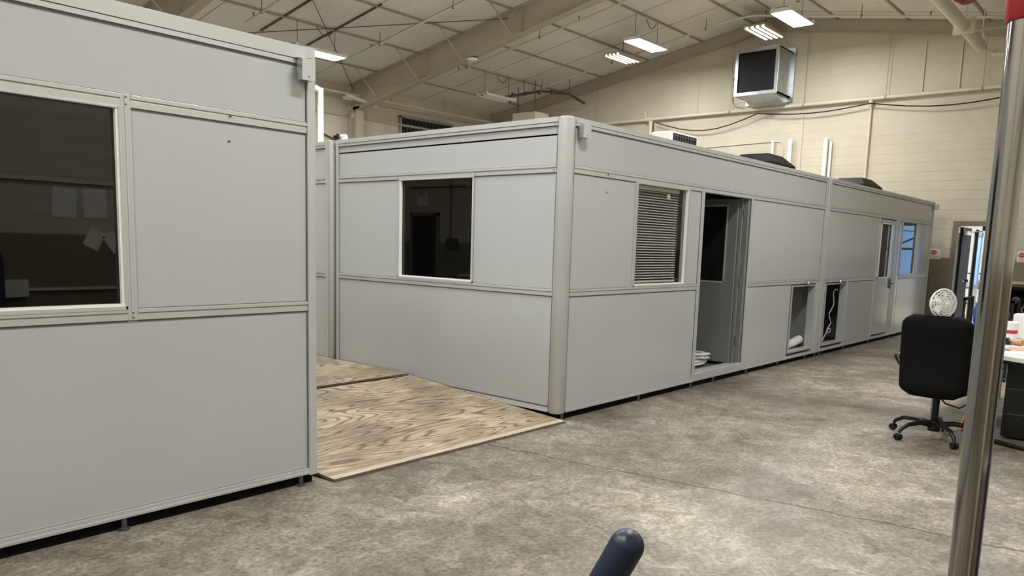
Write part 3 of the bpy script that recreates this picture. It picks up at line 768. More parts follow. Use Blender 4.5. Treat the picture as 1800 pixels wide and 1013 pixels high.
# ------------------------------------------------------------------ plywood
def sheet(lab, x0, x1, pts, mat, group='plywood sheets', chip=False):
    # pts : (y, ztop) profile
    th = .018
    m = MB()
    top = [(y, z) for y, z in pts]; bot = [(y, z - th) for y, z in reversed(pts)]
    m.prism(top + bot, 'X', x0, x1)
    if chip:
        for v in m.bm.verts:
            if v.co.x < x0 + .01 and v.co.y < 0: v.co.y += .0; v.co.x += .05
    o = m.build('plywood_sheet', mat); o.data.materials.append(M['plyedge'])
    for p in o.data.polygons:
        if abs(p.normal.z) < .5: p.material_index = 1
    return tag(o, lab, 'plywood', group)
sheet('weathered plywood sheet sloping down to the concrete between the modules', -2.585 + .06, -.012, [(-.10, .020), (.6, .062), (1.2, .103), (1.95, .150)], 'ply', chip=True)
sheet('flat plywood sheet behind the sloping one, deeper in the gap', -2.52, -.012, [(2.0, .165), (4.3, .165)], 'ply2')
m = MB()
for y, z in ((1.9, .13), (2.6, .145), (3.4, .145), (4.2, .145)):
    m.box(-2.4, -.15, y - .04, y + .04, 0, z)
tag(m.build('wood_support', 'plyedge'), 'low timber support under the flat plywood sheet', 'support')

# ------------------------------------------------------------------ back wall equipment
t = thing('exhaust_fan', 'galvanised steel exhaust fan box with dark screen on the end wall', 'fan', (XB - .45, 4.1, 5.28))
fx = 12.35
m = MB(); y0, y1, z0, z1 = 3.46, 4.50, 5.18, 6.22
m.box(fx, XB - .002, y0, y0 + .03, z0, z1); m.box(fx, XB - .002, y1 - .03, y1, z0, z1); m.box(fx, XB - .002, y0, y1, z1 - .03, z1); m.box(fx, XB - .002, y0, y1, z0, z0 + .03)
m.box(XB - .06, XB - .002, y0 - .06, y1 + .06, z0 - .10, z1 + .10); m.build('housing', 'steel', t)
m = MB(); m.prism([(fx + .02, z0), (XB - .01, z0), (XB - .01, z0 - .22)], 'Y', y0 + .05, y1 - .15); m.build('support_bracket', 'steel', t)
m = MB(); f = .07
m.box(fx - .02, fx, y0 - .01, y0 + f, z0 - .01, z1 + .01, .004); m.box(fx - .02, fx, y1 - f, y1 + .01, z0 - .01, z1 + .01, .004); m.box(fx - .02, fx, y0 + f, y1 - f, z1 - f, z1 + .01, .004); m.box(fx - .02, fx, y0 + f, y1 - f, z0 - .01, z0 + f, .004); m.build('front_frame', 'steel', t)
m = MB(); m.box(fx + .01, fx + .015, y0 + .03, y1 - .03, z0 + .03, z1 - .03); m.build('screen', 'hood', t)
m = MB(); m.tube([(XB - .03, 4.95, 5.80), (XB - .03, 4.95, 5.25), (XB - .06, 4.88, 5.12), (XB - .2, 4.7, 5.12)], .012, 8); m.lathe([(.05, -.02), (.05, .02)], (XB - .04, 4.95, 5.84), 14, (1, 0, 0)); m.build('conduit', 'paintpipe', t)
# sprinkler main along end wall
t = thing('sprinkler_main', 'long cream pipe running across the end block wall below the exhaust fan', 'pipe', (XB - .1, 4, 4.95))
m = MB(); m.tube([(XB - .10, -4.9, 4.97), (XB - .10, 7.27, 4.97), (XB - .10, 12.9, 4.97)], .038, 12); m.build('pipe', 'paintpipe', t, 40)
m = MB(); m.cyl((XB - .10, 7.22, 3.2), (XB - .10, 7.22, 4.97), .05, 14); m.lathe([(.07, -.08), (.07, .08)], (XB - .10, 7.25, 4.97), 14, (0, 1, 0)); m.lathe([(.055, -.05), (.055, .05)], (XB - .10, 7.22, 4.85), 14); m.rod((XB - .10, 7.4, 4.97), (XB - .10, 7.4, 5.2), .02, 8); m.build('riser', 'paintpipe', t, 40)
for y in (11.3, 9.0, 4.95, 3.1, 1.3, -.55, -2.4):
    m = MB(); m.rod((XB - .10, y, 4.97), (XB - .10, y, roofz(y) - .29), .006, 6); m.lathe([(.045, -.02), (.045, .02)], (XB - .10, y, 4.97), 10, (0, 1, 0)); m.build('hanger', 'purlin', t)
m = MB(); m.cyl((XB - .05, 1.6, 0), (XB - .05, 1.6, 4.93), .025, 12); m.lathe([(.05, -.06), (.05, .06)], (XB - .08, 1.6, 4.93), 12); m.build('drop_pipe', 'paintpipe', t, 40)
m = MB(); pts = []
for (ya, yb, s) in ((7.0, 4.2, .30), (4.2, 1.6, .10), (1.6, -1.6, .18), (-1.6, -4.9, .2)):
    for k in range(8):
        a = k / 8; pts.append((XB - .16, ya + (yb - ya) * a, 4.86 - s * math.sin(PI * a)))
m.tube(pts, .014, 6); tag(m.build('draped_cable', 'blackplastic'), 'black cable drooping beneath the cream pipe on the end wall', 'cable')
m = MB(); m.cyl((XB - .16, 7.1, 4.05), (XB - .16, 7.1, 4.88), .012, 8); tag(m.build('drop_cable', 'blackplastic'), 'black cable hanging beside the pipe riser on the end wall', 'cable')
# white pvc vents on wall
m = MB(); m.tube([(XB - .08, 3.36, 0), (XB - .08, 3.36, 4.10), (XB - .08, 3.36, 4.16)], [.05, .05, .045], 14); m.lathe([(.058, -.05), (.058, .05), (.03, .09)], (XB - .08, 3.36, 4.12), 14); tag(m.build('vent_pipe', 'pvc', None, 50), 'white plastic pipe with rounded cap, right of the middle module vent', 'pipe')
m = MB(); m.cyl((XB - .06, 3.80, 0), (XB - .06, 3.80, 4.19), .034, 12); tag(m.build('vent_pipe', 'pvc', None, 50), 'thin open white plastic pipe rising behind the middle module vent', 'pipe')
m = MB(); m.cyl((XB - .07, 2.52, 0), (XB - .07, 2.52, 4.18), .05, 14); m.cyl((XB - .05, 2.41, 0), (XB - .05, 2.41, 4.10), .03, 12); tag(m.build('vent_pipe', 'pvc', None, 50), 'pair of tall white pipes on the block wall above the module joint', 'pipe')
m = MB(); m.tube([(XB - .02, 6.6, 4.13), (XB - .02, 3.80, 4.19), (XB - .02, 3.62, 4.17), (XB - .02, 3.55, 4.07), (XB - .02, 3.55, 0)], .012, 8); tag(m.build('wall_conduit', 'paintpipe', None, 50), 'thin cream conduit bending down beside the white vent pipes', 'conduit')
for k, (y, z0, z1) in enumerate(((5.9, 4.97, 5.9), (3.12, 3.2, 6.75), (.6, 4.97, 6.1), (-.1, 5.0, 6.0))):
    m = MB(); m.cyl((XB - .015, y, z0), (XB - .015, y, z1), .012, 8)
    tag(m.build('wall_conduit', 'paintpipe'), ['thin vertical conduit on the end wall left of the exhaust fan', 'long vertical conduit on the end wall right of the exhaust fan', 'thin vertical conduit near the large roof duct', 'short thin conduit nearest the chrome pole up on the wall'][k], 'conduit')
# heater tube duct on the right
t = thing('radiant_heater_tube', 'thick cream tube hanging diagonally under the roof at upper right', 'duct', (10, -.7, 5.55))
m = MB(); m.tube([(4.2, -.75, 5.58), (12.05, -.66, 5.55)], .10, 20); m.build('tube', 'paintpipe', t, 40)
m = MB()
m.box(10.35, 10.39, -.86, -.52, 5.42, 5.68); m.rod((10.37, -.70, 5.66), (10.37, -.70, roofz(-.7) - .02), .012, 6)
m.rod((12.0, -.66, 5.6), (12.0, -.66, roofz(-.66) - .02), .012, 6); m.rod((10.4, -.72, 5.48), (12.5, -1.7, 5.95), .024, 8)
m.build('hanger', 'paintpipe', t)
m = MB(); m.tube([(11.9, -.70, 5.78), (11.95, -.72, 5.66), (11.88, -.71, 5.56), (11.98, -.75, 5.48), (12.1, -.9, 5.45)], .016, 8); m.cyl((12.05, -.85, 5.38), (12.05, -3.0, 5.38), .055, 14); m.build('burner_pipe', 'paintpipe', t)
# left wall
t = thing('louvered_fan', 'black louvered fan opening high on the left wall above module roof', 'fan', (10.3, YL, 4.2))
m = MB(); m.box(9.28, 9.34, YL - .08, YL - .001, 3.9, 5.02); m.box(11.3, 11.36, YL - .08, YL - .001, 3.9, 5.02); m.box(9.28, 11.36, YL - .08, YL - .001, 4.98, 5.04); m.box(9.28, 11.36, YL - .08, YL - .001, 3.88, 3.94); m.build('frame', 'steel', t)
m = MB(); m.box(9.34, 11.3, YL - .02, YL - .001, 3.94, 4.98); m.build('louver_panel', 'screen', t)
m = MB()
for k in range(14):
    xx = 9.42 + k * .14; m.box(xx, xx + .02, YL - .05, YL - .02, 3.94, 4.94)
m.build('blade', 'darksteel', t)
t = thing('wall_pipe', 'cream pipe running along the left wall under the roof', 'pipe', (5, YL - .12, 5.26))
m = MB(); m.cyl((XR + .1, YL - .45, 5.25), (XB - .1, YL - .45, 5.25), .03, 12); m.build('pipe', 'paintpipe', t, 40)
for x in (-6, -2, 2, 5, 8.65, 10.6, 12.6):
    m = MB(); m.rod((x, YL - .45, 5.27), (x, YL - .45, roofz(YL - .45) - .01), .007, 6); m.build('hanger', 'purlin', t)
m = MB(); m.tube([(6.7, YL - .06, 4.22), (7.3, YL - .07, 4.05), (8.0, YL - .3, 3.95), (9.0, YL - .3, 4.0)], .02, 8); tag(m.build('draped_cable', 'strap'), 'dark cable sagging along the left wall near the steel column', 'cable')
m = MB(); m.box(7.05, 7.6, YL - .5, YL - .42, 5.1, 5.16); m.cyl((7.1, YL - .5, 5.22), (7.9, YL - .75, 5.0), .05, 12); m.box(7.55, 7.75, YL - .2, YL - .05, 4.72, 4.92)
tag(m.build('pipe_fitting', 'paintpipe'), 'cream pipe fitting with short diagonal stub by the left column', 'fitting')
for (z, lab) in ((5.60, 'upper cream girt along the left wall at the eave'), (4.78, 'lower cream girt along the left wall')):
    m = MB(); m.box(XR, XB, YL - .05, YL, z - .03, z + .03); tag(m.build('wall_girt', 'beam'), lab, 'girt')
t = thing('unit_heater', 'flat cream box hanging by rods near the dark far corner', 'heater', (12.0, 10.3, 5.1))
m = MB(); m.box(11.5, 12.1, 9.95, 10.78, 4.98, 5.20, .01); m.build('cabinet', 'paintpipe', t)
for yy in (10.05, 10.68):
    m = MB(); m.rod((11.6, yy, 5.20), (11.6, yy, roofz(yy) - .01), .012, 6); m.build('hanger', 'strap', t)
t = thing('pipe_manifold', 'tangle of dark pipes and valves under the roof in the far corner', 'pipes', (11.2, 9.8, 5.7))
m = MB(); m.tube([(10.6, 10.6, 5.45), (11.2, 10.3, 5.62), (11.7, 9.9, 5.76), (12.3, 9.4, 5.72), (12.9, 9.3, 5.55)], .035, 10); m.build('pipe', 'strap', t)
for k in range(4):
    m = MB(); m.lathe([(.05, -.03), (.05, .03)], (11.0 + .3 * k, 10.35 - .22 * k, 5.60 + .05 * k), 12, (1, -.6, .2)); m.build('valve', 'darksteel', t)
m = MB(); m.rod((11.3, 10.2, 5.65), (11.3, 10.2, roofz(10.2)), .012, 6); m.rod((12.3, 9.4, 5.7), (12.3, 9.4, roofz(9.4)), .012, 6); m.build('hanger', 'darksteel', t)
# smoke detector
t = thing('smoke_detector', 'round white detector under the large roof beam', 'detector', (7.6, 8.6, 5.7))
zb = roofz(8.6) - (.52 + .22 * (8.6 - RY) / 9.0)
m = MB(); m.lathe([(.10, -.045), (.12, -.03), (.12, .0)], (7.6, 8.6, zb - .01), 24); m.build('body', 'white', t, 40)
m = MB(); m.lathe([(.13, 0), (.13, .012)], (7.6, 8.6, zb - .012), 24); m.build('base', 'darksteel', t, 40)

# ------------------------------------------------------------------ door in the back wall and the annex
d = thing('door_1', 'olive steel door frame in end wall, dark door leaf swung open', 'door', (XB, -.8, 0)); d['kind'] = 'structure'
m = MB(); fw = .10
m.box(XB - .03, XB + .23, DY1, DY1 + fw, 0, DZ + fw); m.box(XB - .03, XB + .23, DY0 - fw, DY0, 0, DZ + fw); m.box(XB - .03, XB + .23, DY0, DY1, DZ, DZ + fw); m.build('door_frame', 'doorpaint', d)
m = MB(); m.box(XB + .232, XB + 1.10, DY1 - .05, DY1, .02, DZ - .02); dl = m.build('door_leaf', 'doordark', d)
m = MB(); m.box(XB + .95, XB + 1.05, DY1 - .10, DY1 - .06, 1.0, 1.06); m.cyl((XB + .35, DY1 - .1, 1.03), (XB + .5, DY1 - .1, 1.03), .015, 8); m.build('door_handle', 'chrome', dl)
m = MB(); m.box(XB + .3, XB + .7, DY1 - .12, DY1 - .06, 2.02, 2.10); m.rod((XB + .6, DY1 - .1, 2.08), (XB + .3, DY1 - .4, 2.1), .012); m.build('door_closer', 'white', dl)
m = MB(); m.box(XB - .01, XB + .01, DY1 - .035, DY1 - .005, 2.05, 2.18); m.build('closer_arm', 'white', d)
# annex room (bright, seen through the doorway)
m = MB(); m.box(XB + .2, 24, 5.8, 6, 0, 4); struct(m.build('wall_annex_left', 'annexwall'))
m = MB(); m.box(XB + .2, 24, -8, -7.8, 0, 4); struct(m.build('wall_annex_right', 'annexwall'))
m = MB(); m.box(XB + .2, 24, -8, 6, 4, 4.1); struct(m.build('ceiling', 'annexwall'))
m = MB(); wy0, wy1, wz0, wz1 = -6.2, -1.4, .9, 2.6
m.box(23.8, 24, -8, wy0, 0, 4); m.box(23.8, 24, wy1, 6, 0, 4); m.box(23.8, 24, wy0, wy1, 0, wz0); m.box(23.8, 24, wy0, wy1, wz1, 4); struct(m.build('wall_annex_end', 'annexwall'))
w = thing('window_1', 'blue window of the bright room beyond the doorway', 'window', (23.9, -3.8, .9)); w['kind'] = 'structure'
m = MB(); m.box(23.86, 23.9, wy0, wy1, wz0, wz1); m.build('pane', 'clear', w)
m = MB()
for k in range(5):
    y = wy0 + k * 1.2; m.box(23.82, 23.94, y - .03, y + .03, wz0, wz1)
m.box(23.82, 23.94, wy0, wy1, 1.72, 1.80); m.rod((23.8, -3.6, 1.85), (23.8, -2.6, 2.35), .03); m.build('muntin', 'darksteel', w)
for (x, y) in ((16, -1.5), (19.5, 1.5), (19.5, -4)):
    t = thing('annex_light', 'bright ceiling panel light in the room beyond the doorway', 'light', (x, y, 3.9), 'annex ceiling lights')
    m = MB(); m.box(x - .6, x + .6, y - .3, y + .3, 3.94, 4.0); m.build('panel', 'annexlamp', t)
    ld = bpy.data.lights.new('annex_area', 'AREA'); ld.shape = 'RECTANGLE'; ld.size = 1.2; ld.size_y = .6; ld.energy = 330
    lo = bpy.data.objects.new('annex_area', ld); COL.objects.link(lo); lo.parent = t; lo.location = (0, 0, -.0)
# annex things
t = thing('glazed_door', 'dark framed glass door standing open in the bright room beyond', 'door', (16.0, -.5, 0))
m = MB(); m.box(15.75, 16.55, -.24, -.20, 0, .9); m.box(15.75, 15.85, -.24, -.20, .9, 2.15); m.box(16.45, 16.55, -.24, -.2, .9, 2.15); m.box(15.75, 16.55, -.24, -.2, 2.05, 2.15); m.build('frame', 'steel', t)
m = MB(); m.box(15.85, 16.45, -.225, -.215, .9, 2.05); m.build('pane', 'sky_panel', t)
m = MB(); m.rod((15.72, -.26, 0), (15.72, -.26, 2.2), .035); m.build('edge', 'blackplastic', t)
t = thing('wire_rack', 'chrome wire rack loaded with white parts beyond the doorway', 'rack', (17.5, .2, 0))
m = MB()
for sx in (17.2, 17.9):
    for sy in (-.62, .3): m.rod((sx, sy, 0), (sx, sy, 1.35), .02, 8)
for z in (.35, .75, 1.12): m.box(17.2, 17.9, -.62, .3, z, z + .025)
m.build('frame', 'darksteel', t)
for k in range(7):
    yy = -.55 + k * .12; z = 1.145 if k % 2 else .775
    m = MB(); m.lathe([(.05, 0), (.055, .1), (.035, .16), (.02, .22)], (17.35 + .1 * (k % 3), yy, z), 14)
    tag(m.build('white_jug', 'white', None, 50), 'small white container on the wire rack beyond the doorway', 'container', 'containers on the wire rack')
m = MB(); m.box(15.2, 15.35, -.62, -.45, 2.16, 2.32); m.rod((15.27, -.53, 2.32), (15.27, -.53, 4.0), .012); tag(m.build('hanging_sign', 'blackplastic'), 'small dark hanging box above the bright doorway view', 'sign')
# stop signs
def sign(lab, y, z, w=.22, h=.22, x=XB):
    t = thing('wall_sign', lab, 'sign', (x, y, z), 'paper signs on the end wall')
    m = MB(); m.box(x - .006, x - .001, y - w / 2, y + w / 2, z - h / 2, z + h / 2); m.build('sheet', 'paper', t)
    m = MB(); m.lathe([(.001, 0), (.068, 0), (.068, .002), (.001, .002)], (x - .0065, y + .03, z + .03), 8, (-1, 0, 0))
    for v in m.bm.verts: v.co.z = z + .03 + (v.co.z - z - .03) * .75
    m.build('red_octagon', 'signred', t)
    m = MB()
    for k in range(4): m.box(x - .009, x - .006, y - w * .42, y + w * .42 * (1 - .2 * (k % 2)), z - .045 - k * .015, z - .041 - k * .015)
    m.build('text_lines', 'signred', t)
    cu = bpy.data.curves.new('letters', 'FONT'); cu.body = 'STOP'; cu.size = .045; cu.align_x = 'CENTER'; cu.extrude = .0005
    o = bpy.data.objects.new('letters', cu); COL.objects.link(o)
    o.rotation_euler = (PI / 2, 0, -PI / 2)
    dg = bpy.context.evaluated_depsgraph_get(); me = bpy.data.meshes.new_from_object(o.evaluated_get(dg))
    bpy.data.objects.remove(o); o = bpy.data.objects.new('letters', me); COL.objects.link(o); o.rotation_euler = (PI / 2, 0, -PI / 2)
    o.parent = t; o.location = (-.0095, .03, .015); me.materials.append(M['paper'])
sign('white stop sign sheet on the block wall left of the doorway', .03, 1.60)
sign('white stop sign sheet on the block wall right of the chrome pole', -1.58, 1.59)

# ------------------------------------------------------------------ right side stuff
# office chair
def build_chair(lab, loc, rot, group):
    t = thing('office_chair', lab, 'chair', loc, group, local=True); t.rotation_euler = (0, 0, rot)
    # local : front is +x. base centre at 0
    m = MB(); m.lathe([(.045, .07), (.05, .10), (.04, .16), (.028, .17), (.028, .38), (.05, .40)], (0, 0, 0), 20); m.build('gas_lift', 'blackplastic', t, 40)
    for k in range(5):
        a = math.radians(74 + 72 * k); c, s = math.cos(a), math.sin(a)
        m = MB(); m.tube([(.03 * c, .03 * s, .125), (.15 * c, .15 * s, .145), (.27 * c, .27 * s, .13), (.34 * c, .34 * s, .09), (.355 * c, .355 * s, .065)], [.026, .022, .019, .016, .013], 10)
        lg = m.build('leg', 'blackplastic', t, 50)
        m = MB(); px, py = .36 * c, .36 * s
        for q in (-.016, .016):
            m.lathe([(.001, -.009), (.027, -.009), (.030, 0), (.027, .009), (.001, .009)], (px - q * s, py + q * c, .030), 18, (-s, c, 0))
        m.build('caster', 'blackplastic', lg, 40)
    m = MB(); m.box(-.10, .12, -.10, .10, .38, .42, .01); m.build('seat_plate', 'darksteel', t)
    m = MB(); m.box(-.24, .25, -.26, .26, .42, .52, .045); m.build('seat', 'fabric_black', t, 50)
    # backrest : curved rounded slab, leaning back
    bm = MB(); ny, nz = 18, 20; W, z0, z1 = .272, .39, 1.080
    fr, bk = [], []
    for i in range(nz + 1):
        f = i / nz; z = z0 + (z1 - z0) * f
        e = abs(2 * f - 1); w = W * (1 - .34 * max(0, (e - .72) / .28) ** 2.4)
        if f < .5: w *= .93 + .14 * f
        rowf, rowb = [], []
        for j in range(ny + 1):
            g = 2 * j / ny - 1; y = g * w
            curve = .035 * g * g + (-.05 - .03 * f + .05 * math.sin(PI * f) * .6)
            ed = max(abs(g), e) ; th = .045 * max(.12, (1 - max(0, (ed - .7) / .3) ** 2.2))
            xx = -.20 + curve
            rowf.append(bm.bm.verts.new((xx + th, y, z))); rowb.append(bm.bm.verts.new((xx - th, y, z)))
        fr.append(rowf); bk.append(rowb)
    for i in range(nz):
        for j in range(ny):
            bm.bm.faces.new((fr[i][j], fr[i][j + 1], fr[i + 1][j + 1], fr[i + 1][j])); bm.bm.faces.new((bk[i][j], bk[i + 1][j], bk[i + 1][j + 1], bk[i][j + 1]))
    for i in range(nz):
        bm.bm.faces.new((fr[i][0], fr[i + 1][0], bk[i + 1][0], bk[i][0])); bm.bm.faces.new((fr[i][ny], bk[i][ny], bk[i + 1][ny], fr[i + 1][ny]))
    for j in range(ny):
        bm.bm.faces.new((fr[0][j], bk[0][j], bk[0][j + 1], fr[0][j + 1])); bm.bm.faces.new((fr[nz][j], fr[nz][j + 1], bk[nz][j + 1], bk[nz][j]))
    bm.build('backrest', 'fabric_black', t, 60)
    for s in (-1, 1):
        m = MB(); m.tube([(.10, s * .25, .45), (.12, s * .30, .50), (.12, s * .315, .62), (.08, s * .315, .70), (-.05, s * .31, .715), (-.16, s * .30, .70), (-.18, s * .27, .64)], [.016, .018, .018, .024, .028, .026, .016], 12)
        m.build('armrest', 'blackplastic', t, 50)
    return t
ch = build_chair('black office chair on casters standing on the open concrete floor', (1.93, -2.60, 0), 0, 'office chairs')
c2 = copy_tree(ch); c2.location = (2.45, -3.80, 0); c2.rotation_euler = (0, 0, math.radians(12)); c2['label'] = 'black office chair the seated person uses, at the right picture edge'
c3 = copy_tree(ch); c3.location = (-7.4, 6.9, 0); c3.rotation_euler = (0, 0, math.radians(160)); c3['label'] = 'black office chair at the rear wall desk, seen only as a window reflection'

# desk
t = thing('work_table', 'long white topped work table behind the black office chair', 'table', (3.4, -3.1, 0))
m = MB(); m.prism([(2.28, -2.94), (2.12, -3.22), (2.15, -3.42), (2.72, -3.48), (2.75, -4.3), (4.7, -4.3), (4.7, -2.56), (3.0, -2.42), (2.5, -2.42)], 'Z', .705, .74); m.build('tabletop', 'desk', t)
m = MB(); m.prism([(2.285, -2.945), (2.125, -3.22), (2.155, -3.415), (2.73, -3.475), (2.76, -4.29), (4.69, -4.29), (4.69, -2.57), (3.0, -2.43), (2.51, -2.43)], 'Z', .675, .705); m.build('apron', 'blackplastic', t)
for (x, y) in ((2.62, -2.44), (4.6, -2.66), (4.6, -4.2), (2.25, -3.32), (2.88, -4.22)):
    m = MB(); m.tube([(x, y, .675), (x - .05, y, .45), (x - .02, y, .2), (x, y, 0)], .022, 10); m.build('leg', 'steel', t, 50)
m = MB(); m.box(2.42, 2.90, -3.40, -3.02, .02, .67, .004); dr = tag(m.build('drawer_pedestal', 'blackplastic'), 'black drawer pedestal under the white work table', 'drawer unit')
m = MB()
for z in (.22, .44): m.box(2.415, 2.42, -3.39, -3.03, z, z + .006)
m.build('drawer_line', 'darksteel', dr)
# things on table
def puttag(m, name, mat, lab, cat, sm=None, g=None): return tag(m.build(name, mat, None, sm), lab, cat, g)
m = MB(); m.box(2.40, 2.95, -3.25, -2.99, .741, .746); puttag(m, 'paper_sheet', 'paper', 'white paper sheets on the near edge of the work table', 'paper')
m = MB(); m.box(2.72, 3.0, -3.16, -2.93, .747, .753); puttag(m, 'paper_sheet', 'pinkprint', 'reddish printed sheet lying on the papers of the work table', 'paper')
m = MB(); m.lathe([(.045, 0), (.062, .16), (.066, .165), (.066, .18), (.055, .19)], (3.75, -2.83, .741), 24)
cup = thing('foam_cup', 'large white cup with red band on the work table by the chrome pole', 'cup', (3.75, -2.83, .741))
m.build('body', 'white', cup, 40)
m = MB(); m.lathe([(.0545, .07), (.0585, .105)], (3.75, -2.83, .741), 24)
m.build('red_band', 'signred', cup, 40)
m = MB(); m.box(4.0, 4.22, -2.95, -2.80, .741, .99, .003); puttag(m, 'white_carton', 'paper', 'tall white carton behind the cup on the work table', 'carton')
m = MB(); m.box(4.25, 4.33, -2.98, -2.94, .741, 1.02, .003); puttag(m, 'carton', 'cardboard', 'narrow tan carton standing right of the white carton', 'carton')
m = MB(); m.lathe([(.03, 0), (.04, .01), (.04, .14), (.02, .18), (.02, .21)], (3.85, -3.06, .741), 20); puttag(m, 'spray_bottle', 'white', 'white bottle on the work table right of the cup', 'bottle', 40)
m = MB(); m.lathe([(.05, 0), (.055, .02), (.055, .10), (.045, .115)], (3.45, -3.08, .741), 20); puttag(m, 'orange_tub', 'orange', 'orange tub on the work table beside the white cup', 'tub', 40)
m = MB(); m.box(3.25, 3.42, -2.90, -2.76, .741, .775, .004); m.box(3.28, 3.38, -2.88, -2.8, .775, .80, .004); puttag(m, 'dark_tool', 'blackplastic', 'small black device lying before the cup on the work table', 'tool')
m = MB(); m.tube([(2.45, -2.72, .012), (2.75, -2.66, .012), (3.1, -2.62, .012), (3.0, -2.80, .012), (2.8, -2.72, .03), (2.9, -2.66, .2), (3.1, -2.66, .45), (3.15, -2.66, .665)], .009, 8); puttag(m, 'extension_cord', 'orange', 'orange extension cord on the floor beneath the work table', 'cord', 50)
m = MB(); m.tube([(2.3, -2.5, .35), (2.5, -2.56, .22), (2.7, -2.64, .16), (2.95, -2.70, .20), (3.2, -2.66, .36), (3.4, -2.66, .665)], .008, 8); puttag(m, 'extension_cord', 'blackplastic', 'black power cord looping beneath the work table', 'cord', 50)
m = MB(); m.tube([(2.00, -2.90, .021), (2.14, -3.02, .021), (2.03, -3.25, .021), (1.86, -3.60, .021)], .021, 12); puttag(m, 'floor_tube', 'blackplastic', 'glossy black tube lying on the concrete right of the chrome pole', 'tube', 50)

# pedestal fan
t = thing('pedestal_fan', 'round white pedestal fan showing above the black office chair', 'fan', (7.0, -1.52, 0))
ax = Vector((-.62, -.78, .05)).normalized(); cc = Vector((7.0, -1.52, .885)); q = Vector((0, 0, 1)).rotation_difference(ax)
m = MB(); m.lathe([(.20, 0), (.20, .02), (.03, .04)], (7.0, -1.50, 0), 28); m.cyl((7.0, -1.5, .02), (7.0, -1.5, .72), .02); m.build('stand', 'white', t, 40)
m = MB(); m.lathe([(.03, -.20), (.06, -.19), (.065, -.09), (.04, -.07)], cc, 20, ax); m.build('motor', 'white', t, 40)
m = MB()
for r, h in ((.205, 0), (.18, .035), (.15, .052), (.12, .062), (.09, .068), (.06, .072), (.205, -.02), (.18, -.055), (.14, -.075), (.10, -.085)):
    m.tube([cc + q @ Vector((r * math.cos(k * PI / 16), r * math.sin(k * PI / 16), h)) for k in range(32)], .0045, 6, closed=True)
for k in range(28):
    a = k * 2 * PI / 28; e = Vector((math.cos(a), math.sin(a), 0))
    m.tube([cc + q @ (e * .03 + Vector((0, 0, .073))), cc + q @ (e * .12 + Vector((0, 0, .062))), cc + q @ (e * .19 + Vector((0, 0, .028))), cc + q @ (e * .208), cc + q @ (e * .17 - Vector((0, 0, .06))), cc + q @ (e * .06 - Vector((0, 0, .09)))], .0026, 5)
m.tube([cc + q @ Vector((.208 * math.cos(k * PI / 18), .208 * math.sin(k * PI / 18), 0)) for k in range(36)], .010, 8, closed=True)
m.lathe([(.001, .07), (.035, .072), (.001, .08)], cc, 16, ax)
m.build('grille', 'white', t)
m = MB()
for k in range(5):
    a = 2 * PI * k / 5; pts = []
    for (r, da, h) in ((.03, 0, -.02), (.10, .30, -.03), (.17, .42, -.025), (.18, .95, .02), (.11, 1.0, .03), (.03, .8, .02)):
        pts.append(m.bm.verts.new(cc + q @ Vector((r * math.cos(a + da), r * math.sin(a + da), h))))
    m.bm.faces.new(pts)
o = m.build('blade', 'white', t); md = o.modifiers.new('s', 'SOLIDIFY'); md.thickness = .003

# cart with blue bag
t = thing('utility_cart', 'black framed utility cart behind the black office chair', 'cart', (6.2, -2.2, 0))
m = MB()
for sx in (6.0, 6.5):
    for sy in (-2.5, -1.97): m.box(sx - .015, sx + .015, sy - .015, sy + .015, .06, 1.04)
for z in (.15, .55): m.box(6.0, 6.5, -2.5, -1.97, z, z + .03)
m.box(5.985, 6.515, -2.515, -2.485, 1.0, 1.04); m.box(5.985, 6.515, -1.985, -1.955, 1.0, 1.04)
m.build('frame', 'blackplastic', t)
for sx in (6.0, 6.5):
    for sy in (-2.5, -1.97):
        m = MB(); m.lathe([(.001, -.012), (.03, -.012), (.03, .012), (.001, .012)], (sx, sy, .03), 14, (0, 1, 0)); m.build('wheel', 'blackplastic', t)
bm_ = bmesh.new(); bmesh.ops.create_icosphere(bm_, subdivisions=4, radius=1)
for v in bm_.verts:
    p = v.co.copy(); n = 1 + .09 * math.sin(4 * p.x + 3 * p.z) + .07 * math.sin(5 * p.y + 2 * p.x) + .02 * math.sin(9 * p.z + 5 * p.y)
    v.co = Vector((6.25 + p.x * .19 * n, -2.22 + p.y * .20 * n, .80 + p.z * .205 * n))
m = MB(); m.add(bm_); puttag(m, 'blue_bag', 'bluebag', 'crumpled blue plastic bag in the black utility cart', 'bag', 60)

# rack of tools on the end wall at right
m = MB(); m.box(12.85, XB - .001, -4.2, -1.42, 1.04, 1.09, .004); m.box(12.95, XB - .001, -4.2, -1.42, .99, 1.04); puttag(m, 'wall_counter', 'tan', 'beige wall counter right of the chrome pole at the end wall', 'counter')
t = thing('storage_rack', 'dark storage rack crowded with cables below the beige counter', 'rack', (12.7, -2.1, 0))
m = MB()
for sy in (-1.5, -2.0, -2.6):
    m.box(12.45, 12.49, sy - .02, sy + .02, 0, .96); m.box(12.78, 12.82, sy - .02, sy + .02, 0, .96)
for z in (.1, .45, .93): m.box(12.45, 12.82, -2.62, -1.48, z, z + .03)
m.box(12.80, 12.82, -2.62, -1.48, 0, .96)
m.build('frame', 'black', t)
for k in range(9):
    y = -1.55 - .09 * k; z = .55 + .3 * random.random(); m = MB(); r = .05 + .04 * random.random()
    m.tube([(12.44, y + r * math.cos(a * PI / 8), z + r * math.sin(a * PI / 8)) for a in range(16)], .012, 6, closed=True)
    tag(m.build('cable_loop', 'steel' if k % 2 else 'blackplastic', None, 50), 'looped cable hanging on the dark storage rack', 'cable', 'cables on the storage rack')
